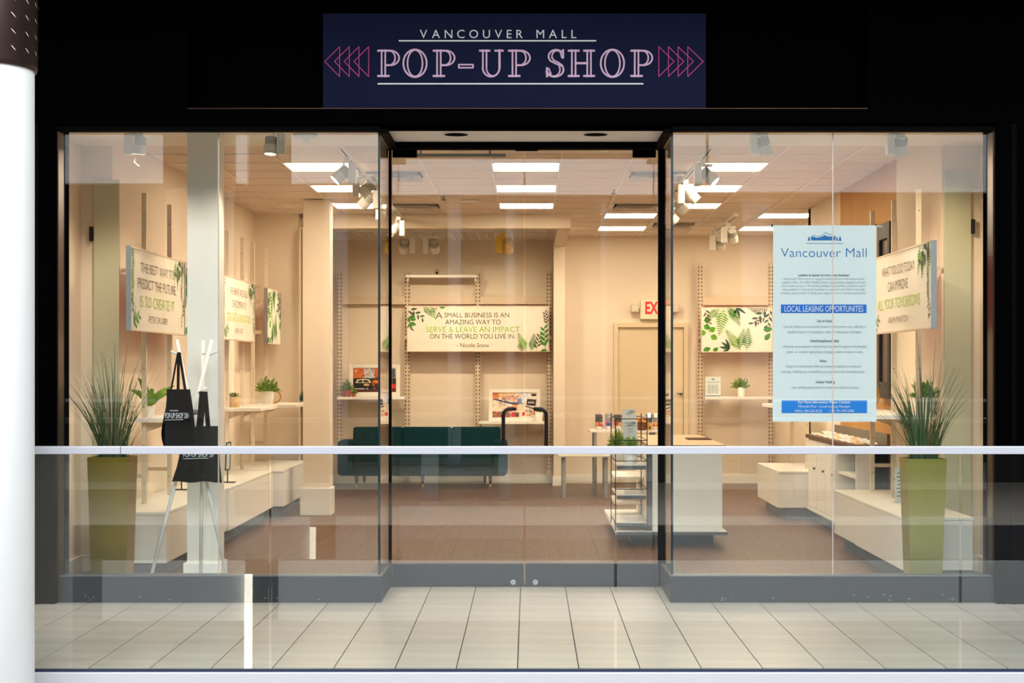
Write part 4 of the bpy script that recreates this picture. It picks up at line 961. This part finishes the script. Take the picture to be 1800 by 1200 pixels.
# info sheet
d = 23.12; z = zs1; t = thing('info_sheet', 'small framed white info sheet left of the plant on the right back shelf', 'notice', (X(1253, d), d, z))
MB().box(X(1240, d), X(1267, d), d, d+.012, z, z+.265).build('sheet', PAPER, t, bevel=.002)
mb = MB(); yq = d-.001; write(mb, 'Vancouver Mall', X(1243, d), X(1264, d), z+.185, .02, yq)
for i in range(5): mb.box(X(1252.5, d), X(1254.5, d), yq-.001, yq, z+.055+.022*i, z+.067+.022*i)
for i in range(11): mb.box(X(1243.5, d), X(1251, d), yq-.0005, yq, z+.045+.011*i, z+.048+.011*i); mb.box(X(1256, d), X(1263, d), yq-.0005, yq, z+.045+.011*i, z+.048+.011*i)
mb.poly([(X(1250, d), z+.225), (X(1257, d), z+.225), (X(1255, d), z+.237), (X(1253.5, d), z+.243), (X(1252, d), z+.236)], yq); mb.build('lettering', DGREYT, t)
MB().box(X(1240.5, d), X(1266.5, d), d-.002, d, z+.006, z+.014).build('footer_bar', mat('ink_navy', (50, 56, 84), .6, vary=0), t)
# outlets
for px, lab in ((768, 'left, with a black plug'), (786.5, 'right, empty')):
    d = 23.39; t = thing('wall_outlet', 'small wall outlet above the top alcove shelf, the %s' % lab, 'outlet', (X(px, d), d, Z(483, d)), 'outlets above the alcove shelf')
    MB().box(X(px-4.5, d), X(px+4.5, d), d-.006, d+.01, Z(484, d), Z(472, d)).build('plate', mat('outlet_cream', (236, 226, 200), .5, vary=0) if px > 780 else BAR, t, bevel=.002)
    m = MB()
    if px < 780: m.tube([(X(px, d), d-.03, Z(479, d)), (X(px, d), d-.006, Z(479, d))], .015, 10).tube([(X(px, d), d-.02, Z(479, d)), (X(px+.5, d), d-.02, Z(484, d))], .006, 6)
    else:
        for q in (475.5, 480.5): m.box(X(px-1.6, d), X(px-.8, d), d-.008, d-.005, Z(q+1, d), Z(q-1, d)).box(X(px+.8, d), X(px+1.6, d), d-.008, d-.005, Z(q+1, d), Z(q-1, d)).box(X(px-.5, d), X(px+.5, d), d-.008, d-.005, Z(q+2.2, d), Z(q+1.4, d))
    m.build('plug' if px < 780 else 'socket_slots', BLACK2, t)
# back door, exit sign
d = 23.38; dr = bpy.data.objects.new('door_3', None); COL.objects.link(dr); ORG[dr] = Vector((0, 0, 0)); tag(dr, 'plain cream back door under the exit sign', None, None, 'structure')
x0, x1, zt_ = X(1087, d), X(1201, d), Z(576, d)
MB().box(x0, x1, d-.0, d+.02, .01, zt_).build('leaf', DOORC, dr, bevel=.002)
fr = MB(); fw_ = .065
fr.box(x0-fw_, x0-.004, d-.04, d+.02, 0, zt_+fw_); fr.box(x1+.004, x1+fw_, d-.04, d+.02, 0, zt_+fw_); fr.box(x0-.004, x1+.004, d-.04, d+.02, zt_+.004, zt_+fw_); fr.build('frame', DOORC, dr, bevel=.004)
lv_ = MB().tube([(X(1197, d), d-.045, Z(690, d)), (X(1197, d), d, Z(690, d))], .025, 14).tube([(X(1197, d), d-.05, Z(690, d)), (X(1190, d), d-.05, Z(690, d))], .011, 8); lv_.build('lever_handle', CHROME, dr, True)
d = 23.33; t = thing('exit_sign', 'red lettered exit sign with two emergency lamps above the back door', 'exit sign', (X(1153, d), d, Z(560, d)))
MB().box(X(1125.5, d), X(1181, d), d-.02, d+.068, Z(561, d), Z(527.5, d)).build('housing', mat('exit_cream', (236, 222, 190), .5, vary=.02), t, bevel=.008)
mb = MB(); write(mb, 'EXIT', X(1134, d), X(1172, d), Z(551, d), 20/F*d, d-.022, weight=.03); mb.build('lettering', EXITR, t)
for px in (1116, 1187):
    MB().box(X(px-7, d), X(px+7, d), d-.03, d+.03, Z(549, d), Z(535, d)).build('emergency_lamp', mat('lamp_housing', (200, 188, 164), .5, vary=.03), t, bevel=.01)
    MB().box(X(px-5, d), X(px+5, d), d-.034, d-.03, Z(547, d), Z(537, d)).build('lamp_lens', mat('lamp_glass', (214, 206, 190), .2, vary=0), t, bevel=.01)
MB().tube([(X(1118, d), d+.02, Z(542, d)), (X(1188, d), d+.02, Z(542, d))], .008, 8).build('lamp_arm', BAR, t)

# ================================================================== NESTED TABLES, CANDY BAGS
def table(label, x0, x1, y0, y1, h, leg=.028):
    t = thing('display_table', label, 'table', ((x0+x1)/2, (y0+y1)/2, 0)); MB().box(x0, x1, y0, y1, h-.022, h).build('tabletop', WHITE, t, bevel=.003)
    for x in (x0+.07, x1-.07):
        for y in (y0+.06, y1-.06): MB().box(x-leg, x+leg, y-leg, y+leg, 0, h-.022).build('leg', STEELG, t, bevel=.002)
    return t
table('higher white nested table carrying clear candy bags', X(1037, 21.4), 1.62, 21.4, 22.1, .785, .018)
table('lower white nested table in front of the higher one', X(981, 20.7), X(1076, 20.7), 20.7, 21.3, .515, .022)
cols = [((224, 60, 50), (240, 150, 40)), ((60, 90, 190), (200, 50, 140)), ((206, 40, 60), (240, 180, 40)), ((240, 150, 30), (70, 60, 160)), ((236, 190, 40), (210, 60, 50)), ((220, 70, 90), (250, 200, 60))]
yb_ = 21.55; zt_ = .785
SILV = mat('foil_silver', (196, 198, 206), .25, .6, vary=.3, scale=30, bump=.4)
for i, px in enumerate((1053, 1070, 1086, 1103, 1141, 1152)):
    x = X(px, yb_); hw = .054 if i < 4 else .045
    if i == 5: hw = .04
    lab = ['leftmost', 'second from left', 'third from left', 'fourth from left', 'second from right', 'rightmost'][i]
    t = thing('candy_bag', 'clear bag of coloured candy, %s in the row on the white table' % lab, 'candy bag', (x, yb_, zt_), 'clear candy bags on the table')
    rb = random.Random(40+i); m = MB(); n = 10; vs, fs = [], []
    for k, (q, zz) in enumerate(((.8, 0), (1, .03), (1.02, .10), (.98, .16), (.96, .215))):
        for j in range(n):
            a = 2*math.pi*j/n; vs.append((x+hw*q*math.copysign(abs(math.cos(a))**.6, math.cos(a))+rb.uniform(-.005, .005), yb_+.035*q*(1-.8*(k == 4))*math.sin(a)+rb.uniform(-.004, .004), zt_+zz))
    for k in range(4):
        for j in range(n): a, b = k*n+j, k*n+(j+1) % n; fs.append((a, b, b+n, a+n))
    fs += [tuple(range(n-1, -1, -1)), tuple(4*n+j for j in range(n))]
    m.add(vs, fs).build('bag', CLEAR, t, False)
    MB().lathe(x, yb_, [(hw*.7, zt_+.004), (hw*.75, zt_+.035), (hw*.5, zt_+.05)], 10).build('paper_nest', POTW, t)
    bm_ = MB()
    for j in range(7):
        bx, bz = x+rb.uniform(-hw*.6, hw*.6), zt_+.06+rb.uniform(0, .03); r = rb.uniform(.014, .022)
        bm_.lathe(bx, yb_+rb.uniform(-.012, .012), [(r*.3, bz-r), (r*.8, bz-r*.6), (r, bz), (r*.8, bz+r*.6), (r*.3, bz+r)], 8, mi=j % 2)
    bm_.build('candies', [mat('candy_%d_%d_%d' % c, c, .3, vary=.1) for c in cols[i]], t)['kind'] = 'stuff'
    MB().box(x-hw*.85, x+hw*.8, yb_+.006, yb_+.012, zt_+.1, zt_+.195).build('foil_liner', SILV if i % 2 else mat('liner_dark', (60, 56, 62), .4, vary=.5, scale=30), t)
x, y = X(1128, 21.5), 21.5; t = thing('snack_basket', 'round brown basket heaped with orange treats among the candy bags', 'basket', (x, y, .785))
MB().lathe(x, y, [(.045, .785), (.06, .80), (.062, .885), (.055, .885), (.05, .82)], 16).build('basket', mat('basket_brown', (110, 64, 34), .8, vary=.3, scale=40, stretch=(1, 1, 6)), t)
m = MB(); rb = random.Random(5)
for j in range(9):
    bx, by, bz, r = x+rb.uniform(-.04, .04), y+rb.uniform(-.03, .03), .90+rb.uniform(-.01, .025), .02; m.lathe(bx, by, [(r*.3, bz-r), (r*.8, bz-r*.6), (r, bz), (r*.8, bz+r*.6), (r*.3, bz+r)], 8)
m.build('treats', mat('treat_orange', (230, 140, 30), .5, vary=.2, scale=30), t)['kind'] = 'stuff'
x = X(1142, 21.46); t = thing('candy_box', 'small yellow box at the front edge of the candy table', 'box', (x, 21.46, .785))
MB().box(x-.024, x+.024, 21.44, 21.5, .785, .855).build('carton', mat('box_yellow', (206, 150, 50), .5, vary=.1), t, bevel=.003); MB().box(x-.014, x+.014, 21.438, 21.44, .80, .835).build('print', DKWOOD, t)

# ================================================================== CHECKOUT COUNTER WITH SHELVED END, WIRE RACK
d = 15.0; cxl, cxr = .757, 1.722
t = thing('checkout_counter', 'white counter with tan top, low ledge and open end shelves right of the doors', 'counter', ((cxl+cxr)/2, 16, 0))
MB().box(cxl+.14, cxr-.09, 15.3, 17.2, 0, .105).build('plinth', GREY, t)
MB().box(cxl, cxr, d, 17.4, .108, .137).build('ledge', WHITE, t, bevel=.003); MB().box(cxl, cxr, d-.004, d, .108, .136).build('ledge_edge', GREY, t)
MB().box(1.075, 1.685, 15.08, 17.35, .137, .855).build('body', WHITE, t, bevel=.003)
MB().box(1.04, X(1276, 15.05), 15.04, 17.38, .857, .887).build('countertop', TANTOP, t, bevel=.002); MB().box(1.04, X(1276, 15.05), 15.036, 15.04, .857, .886).build('countertop_edge', DKWOOD, t)
for z_ in (.30, .54): MB().box(.80, 1.074, 16.2, 17.1, z_-.022, z_).build('end_shelf', WHITE, t, bevel=.002)
MB().box(1.03, 1.074, 15.1, 15.14, .14, .855).build('shaded_end_strip', GREY, t)  # grey strip paints the shade on the counter's end face
t2 = thing('counter_tray', 'thin dark tray lying on the tan checkout counter', 'tray', (X(1228, 16), 16.2, .887))
x0, x1 = X(1207, 16.2), X(1249, 16.2); MB().box(x0, x1, 16.1, 16.35, .8872, .893).build('base', DKWOOD, t2); MB().box(x0, x1, 16.1, 16.105, .893, .9).box(x0, x1, 16.345, 16.35, .893, .9).build('rim', DKWOOD, t2)
# wire rack
wx0, wx1, wy0, wy1, wz0, wz1 = X(1082, 15.1), X(1137.5, 15.1), 15.1, 15.9, .1375, Z(736, 15.1)
t = thing('wire_rack', 'tall dark wire display rack with pots standing on the counter ledge', 'wire rack', ((wx0+wx1)/2, 15.5, wz0)); r = .0048
for x in (wx0, wx1):
    for y in (wy0, wy1): MB().tube([(x, y, wz0), (x, y, wz1+(.03 if y == wy1 else 0))], r, 8).build('post', WIRE, t)
for z_ in (wz1, .925, .745, .5, .20):
    m = MB(); q = [(wx0, wy0, z_), (wx1, wy0, z_), (wx1, wy1, z_), (wx0, wy1, z_), (wx0, wy0, z_)]
    for a, b in zip(q[:-1], q[1:]): m.tube([a, b], r*.9, 6)
    m.build('ring', WIRE, t)
for z_ in (.715, .455, .21):
    MB().box(wx0+.004, wx1-.004, wy0+.01, wy1-.01, z_-.012, z_).build('rack_shelf', WHITE, t, bevel=.002); MB().box(wx0+.01, wx1-.01, wy0+.012, wy0+.016, z_-.045, z_-.012).build('shelf_lip', GREY, t)
plant('bushy plant in a white pot at the front of the wire rack', X(1109, 15.22), 15.24, .716, .05, .06, .10, .115, .15, POTW, 31, 150, ll=.04)
plant('bushy plant in a white pot at the back of the wire rack', X(1087, 15.6), 15.62, .716, .05, .058, .13, .10, .16, POTW, 32, 110, ll=.04)
def card(label, pxa, pxb, pya, pyb, d, zfoot, rows):
    x0, x1 = X(pxa, d), X(pxb, d); t = thing('sign_card', label, 'card', ((x0+x1)/2, d, zfoot)); MB().box(x0, x1, d, d+.004, zfoot, Z(pya, d)).build('sheet', PAPER, t)
    MB().box(x0, x1, d+.004, d+.05, zfoot, zfoot+.006).build('stand', CLEAR, t)
    mb = MB(); hh = Z(pya, d)
    for i, (b, f) in enumerate(rows): c = (x0+x1)/2; wd = (x1-x0)*f/2; write(mb, b, c-wd, c+wd, hh-.028-.026*i, .012, d-.001)
    if rows: mb.build('lettering', BROWNI, t)
    a = MB(); sprig(a, x1-.01, hh-.004, .08, -2.6, d-.001, 2, 6, .4); a.build('leaf_print', ART, t)
    return t
card('small white card with text in front of the wire rack plants', 1096, 1120.5, 739, 768, 15.4, .716, [('ENJOY YOUR', .8), ('COMPLIMENTARY', .85), ('CANDY', .45), ('TODAY', .4)])
card('taller blank white card behind the text card in the wire rack', 1094, 1118, 719, 738, 15.75, .716, [])

# ================================================================== RIGHT WALL CABINET
t = thing('brochure_cabinet', 'long white cabinet with dark top of brochures along the right wall', 'cabinet', (2.97, 16.3, 0)); xf = 2.86
MB().box(xf+.07, XR-.003, 15.12, 17.66, 0, .118).build('plinth', GREY, t); MB().box(xf-.02, XR-.003, 15.1, 17.68, .12, .15).build('bottom_ledge', WHITE, t, bevel=.003)
MB().box(xf, XR-.003, 16.05, 17.64, .15, .845).build('body', WHITE, t, bevel=.003); MB().box(xf+.16, XR-.003, 15.12, 16.05, .15, .845).build('bay_back', mat('bay_blue_grey', (176, 186, 196), .6, vary=.03), t)
MB().box(xf, XR-.003, 15.12, 15.15, .15, .845).build('end_panel', WHITE, t)
for z_ in (.34, .60): MB().box(xf+.01, xf+.16, 15.15, 16.04, z_-.02, z_).build('bay_shelf', WHITE, t)
for a, b in ((16.07, 16.58), (16.60, 17.10), (17.12, 17.62)):
    o = MB().box(xf-.016, xf-.001, a, b, .16, .835).build('cabinet_door', WHITE, t, bevel=.002)
    MB().tube([(xf-.016, a+.08, .56), (xf-.035, a+.08, .56)], [.008, .013], 10).build('knob', BLACK2, o, True)
MB().box(xf-.03, XR-.003, 15.08, 17.7, .847, .885).build('countertop', DKWOOD, t, bevel=.003); MB().box(XR-.025, XR-.003, 15.1, 17.7, .885, .98).build('backsplash', mat('backsplash_grey', (112, 104, 92), .5, vary=.08), t)
ordn = ('nearest the window', 'second from the window', 'third from the window', 'fourth from the window', 'fifth from the window', 'sixth from the window', 'seventh from the window', 'farthest from the window')
for i in range(8):
    for k, row in ((0, 'front'), (1, 'wall-side')):
        y = 15.28+.31*i; x = 2.905+.11*k; zz = .886; h = .03 if k else .012
        o = MB().add([(x-.045, y-.11, zz), (x+.045, y-.11, zz), (x+.045, y+.11, zz+h), (x-.045, y+.11, zz+h), (x-.045, y-.11, zz+.003), (x+.045, y-.11, zz+.003), (x+.045, y+.11, zz+h+.003), (x-.045, y+.11, zz+h+.003)],
            [(0, 3, 2, 1), (4, 5, 6, 7), (0, 1, 5, 4), (1, 2, 6, 5), (2, 3, 7, 6), (3, 0, 4, 7)]).build('brochure', PAPER if (i+k) % 3 else mat('brochure_tan', (206, 176, 140), .5, vary=.1), None)
        tag(o, 'pale brochure on the dark cabinet top, %s in the %s row' % (ordn[i], row), 'brochure', 'brochures on the cabinet top')
# dark frame on the ochre section
t = thing('wall_frame', 'tall dark metal frame hung on the ochre wall section', 'frame', (XR-.02, 15.05, 1.07))
fa = MB(); y0, y1, z0, z1, b = 14.84, 15.36, Z(700, 14.85), Z(388, 14.85), .09
fa.box(XR-.06, XR-.002, y0, y0+b, z0, z1); fa.box(XR-.06, XR-.002, y1-b, y1, z0, z1); fa.box(XR-.06, XR-.002, y0+b, y1-b, z0, z0+.14); fa.box(XR-.06, XR-.002, y0+b, y1-b, z1-.14, z1)
fa.build('frame', mat('dark_metal_frame', (52, 46, 46), .5, .2, vary=.1), t, bevel=.004); MB().box(XR-.03, XR-.004, y0+b, y1-b, z0+.14, z1-.14).build('inner_panel', mat('frame_panel', (96, 84, 78), .4, vary=.1), t)

# sign stands on platforms
def wire_stand(label, x, y):
    t = thing('sign_stand', label, 'sign stand', (x, y, .5), 'black wire sign stands')
    MB().box(x-.06, x+.07, y-.05, y+.05, .5, .507).build('base', BLACK2, t, bevel=.002); MB().tube([(x, y, .507), (x, y, .62)], .006, 8).build('stem', BLACK2, t)
    m = MB(); q = [(x-.005, y-.08, .62), (x+.005, y+.08, .62), (x+.015, y+.08, .87), (x+.005, y-.08, .87), (x-.005, y-.08, .62)]
    for a, b in zip(q[:-1], q[1:]): m.tube([a, b], .006, 6)
    m.build('wire_frame', BLACK2, t); MB().add([(x-.004, y-.075, .625), (x+.004, y+.075, .625), (x+.014, y+.075, .865), (x+.004, y-.075, .865)], [(0, 1, 2, 3)]).build('card', PAPER, t)
wire_stand('black wire sign stand on the left platform just right of the aprons', X(400, 15.96), 15.96)
wire_stand('black wire sign stand on the left platform behind the aprons', X(319, 15.0), 15.0)
x, y = X(1581, 13.55), 13.55; t = thing('acrylic_sign', 'small clear upright sign on the right platform beside the gold vase', 'sign stand', (x, y, .5))
MB().box(x-.055, x+.055, y-.04, y+.04, .5, .506).build('base', CLEAR, t); MB().box(x-.035, x+.035, y-.003, y+.003, .506, .78).build('insert', PAPER, t, bevel=.001)
mb = MB()
for i, f in enumerate((.8, .6, .9, .7, .5, .8, .6)): mb.box(x-.028*f, x+.028*f, y-.0045, y-.0032, .55+.03*i, .558+.03*i)
mb.build('print_lines', BROWNI, t)

# ================================================================== CEILING FITTINGS
def smooth_tube(p0, p1, r0, r1, nm, m, t, n=16): return MB().tube([p0, p1], [r0, r1], n).build(nm, m, t, False)
def track_head(label, x, y, zt, side, aim, sc_=1.0, m=HEADW, lit=True, lens=None, group='track light heads', spot=None, wide=66):
    t = thing('track_light', label, 'track light', (x, y, zt), group); s = sc_
    MB().box(x-.02*s, x+.02*s, y-.03*s, y+.03*s, zt-.035*s, zt).build('adapter', m, t, bevel=.003)
    MB().box(x-.02*s, x+.02*s+side*.05*s, y-.02*s, y+.02*s, zt-.055*s, zt-.035*s).build('arm', m, t, bevel=.003)
    xb = x-side*.035*s; MB().box(xb-.026*s, xb+.026*s, y-.045*s, y+.045*s, zt-.19*s, zt-.04*s).build('driver_box', m, t, bevel=.006)
    a = Vector(aim).normalized(); c = Vector((x+side*.045*s, y, zt-.125*s)); p0, p1, p2 = c-a*.065*s, c, c+a*.06*s
    hd = MB().tube([p0, p1, p1, p2], [.036*s, .042*s, .046*s, .046*s], 18).build('lamp_head', m, t)
    f = MB()
    for i in range(5): q = p0+a*(.008+.011*i)*s; f.tube([q-a*.002*s, q+a*.002*s], .0435*s, 16)
    f.build('heat_fins', FIN if m is HEADW else m, hd)
    MB().tube([p2-a*.004*s, p2+a*.001*s], .040*s, 16).build('lens', (lens or SPOTL) if lit else FIN, hd)
    if spot:
        l = bpy.data.lights.new('spot_light', 'SPOT'); l.energy = SPOT_POWER*spot; l.color = (1, .80, .54); l.spot_size = math.radians(wide); l.spot_blend = .7; l.shadow_soft_size = .035
        lo = bpy.data.objects.new('spot_light', l); COL.objects.link(lo); lo.parent = t; pos = p2+a*.012; lo.location = pos-Vector((x, y, zt))
        lo.rotation_euler = a.to_track_quat('-Z', 'Y').to_euler()
    return t
df = 12.35
for px, side, aim, lab in ((235, 1, (-.1, .1, -1), 'leftmost'), (487, -1, (-.05, -.1, -1), 'second from the left'), (1333, 1, (.35, .3, -1), 'third from the left'), (1573, 1, (.1, .5, -1), 'rightmost')):
    track_head('pale spot head under the window soffit, %s of four' % lab, X(px, df), df, Z(228, df)+.01, side, aim, 1.0, group='window soffit spot heads', spot=.7, wide=125)
    x = X(px, df); zq = Z(228, df)+.01
    st = [o for o in COL.objects if o.name.startswith('track_light')][-1]
    MB().tube([(x, df, zq-.001), (x, df, SOF-.001)], .012, 8).build('drop_stem', HEADW, st)
    m = MB()
    m.tube([(x+.02, df-.01, zq-.19), (x+.005, df-.01, zq-.24), (x+.04, df-.01, zq-.27)], .0011, 5); m.build('loose_wire', BAR, st)
def track(label, p0, p1):
    t = thing('light_track', label, 'light track', p0, 'ceiling light tracks'); a, b = Vector(p0), Vector(p1); n = (b-a).cross(Vector((0, 0, 1))).normalized()*.018
    def bar(z0, z1, n): return MB().add([a-n+Vector((0, 0, z0)), a+n+Vector((0, 0, z0)), b+n+Vector((0, 0, z0)), b-n+Vector((0, 0, z0)), a-n+Vector((0, 0, z1)), a+n+Vector((0, 0, z1)), b+n+Vector((0, 0, z1)), b-n+Vector((0, 0, z1))], [(0, 3, 2, 1), (4, 5, 6, 7), (0, 1, 5, 4), (1, 2, 6, 5), (2, 3, 7, 6), (3, 0, 4, 7)])
    bar(0, .033, n).build('rail', HEADW, t); bar(-.0008, .0, n*.35).build('slot', HOLE, t)
    top = CEIL+.002 if p0[2] > 3.25 else 3.286
    for u in (.06, .56, .94):
        q = a.lerp(b, u); MB().tube([(q.x, q.y, q.z+.033), (q.x, q.y, top)], .008, 8).build('hanger', HEADW, t)
    return t
zk = CEIL-.075
track('white light track running back along the left of the shop ceiling', (-1.47, 13.5, zk), (-1.47, 20.0, zk))
track('white light track running back along the right of the shop ceiling', (1.42, 13.5, zk), (1.42, 18.6, zk))
track('short light track at the rear right of the shop ceiling', (2.335, 19.5, zk), (2.335, 21.9, zk))
track('light track across the sofa alcove behind the beam', (-2.4, 21.4, 3.235), (.2, 21.4, 3.235))
la = (-1.3, .15, -1.25); ra = (1.3, .1, -1.25)
for y, lab, sd, aim in ((14.0, 'nearest', -1, (-1.2, -.3, -1.2)), (15.1, 'second', 1, la), (16.2, 'third', -1, (-1.2, .6, -1.2)), (17.4, 'fourth', 1, (-1.3, .4, -1.2)), (19.5, 'farthest', -1, (-1.3, -.3, -1.2))):
    track_head('white spot head on the left ceiling track, %s from the window' % lab, -1.47, y, zk, sd, aim, 1.15, spot=1)
for y, lab, sd, aim in ((14.15, 'nearest', 1, (1.2, -.4, -1.2)), (15.7, 'second', 1, ra), (16.8, 'third', 1, (1.3, .2, -1.2)), (17.9, 'farthest', 1, (1.3, .6, -1.2))):
    track_head('white spot head on the right ceiling track, %s from the window' % lab, 1.42, y, zk, sd, aim, 1.15, spot=1)
for y, lab, aim in ((20.3, 'front', (.3, 1.2, -1.2)), (21.6, 'rear', (.3, 1.2, -1.2))):
    track_head('white spot head on the short rear right track, the %s one' % lab, 2.335, y, zk, 1, aim, 1.25, spot=.55)
for px, lab, m, ln in ((719, 'leftmost, tilted', HEADW, None), (755, 'middle, white', HEADW, AMBER), (884, 'rightmost, yellow', YELLOW, AMBER)):
    track_head('spot head on the alcove track, %s' % lab, X(px, 21.4), 21.4, 3.235, -1 if px < 730 else 1, (.1 if px > 740 else -.2, 1.3, -1.25), 1.35, m, True, ln, spot=.75, wide=100)
# smoke strobe, speakers, sprinklers, header bar
x, y = X(537, 12.1), 12.1; t = thing('smoke_alarm', 'round white alarm with clear strobe under the left window soffit', 'alarm', (x, y, SOF)); zq = Z(244, 12.1)
MB().lathe(x, y, [(.070, zq), (.085, zq+.018), (.085, zq+.035), (.06, zq+.04), (.05, SOF-.001)], 28).build('base', WHITEM, t, True)
MB().lathe(x, y, [(.008, zq-.036), (.022, zq-.03), (.028, zq-.008), (.03, zq)], 16).build('strobe_dome', CLEAR, t, True)
for px, py, lab in ((827, 353.5, 'rear centre'), (1048, 264.5, 'front right of the doors'), (592, 319, 'left, between the light panels'), (647, 372, 'rear left'), (1257, 319.5, 'right, between the light panels'), (1208, 370, 'rear right')):
    d = 3040*(CEIL-EYE-.004)/(CY-py); x = X(px, d); r = .1 if px in (827, 1048) else .05
    t = thing('ceiling_speaker', 'small round white plate in the ceiling, %s' % lab, 'ceiling plate', (x, d, CEIL))
    MB().lathe(x, d, [(r*.9, CEIL-.012), (r, CEIL-.006), (r, CEIL+.003)], 24).build('rim', WHITEM, t, True); MB().lathe(x, d, [(r*.75, CEIL-.0135), (r*.75, CEIL-.011)], 20).build('grille', VENT, t)
for px, py, lab in ((1079, 339, 'right'), (780, 350, 'left')):
    d = 3040*(CEIL-EYE-.03)/(CY-py); x = X(px, d); t = thing('sprinkler', 'small dark ceiling sprinkler at the %s of the doorway view' % lab, 'sprinkler', (x, d, CEIL))
    MB().tube([(x, d, CEIL+.003), (x, d, CEIL-.035)], .012, 8).build('body', STEELG, t); MB().lathe(x, d, [(.026, CEIL-.04), (.026, CEIL-.036)], 12).build('deflector', HOLE, t)
t = thing('door_track', 'slim grey bar hung under the ceiling behind the left door', 'bar', (X(810, 12.6), 12.6, Z(273, 12.6)))
MB().box(X(733, 12.6), X(889, 12.6), 12.58, 12.62, Z(275.5, 12.6), Z(270.5, 12.6)).build('bar', STEELG, t, bevel=.002)
for px in (740, 861): MB().box(X(px-2, 12.6), X(px+2, 12.6), 12.59, 12.61, Z(271, 12.6), SOF-.001).build('hanger', STEELG, t)
bpy.context.view_layer.update()
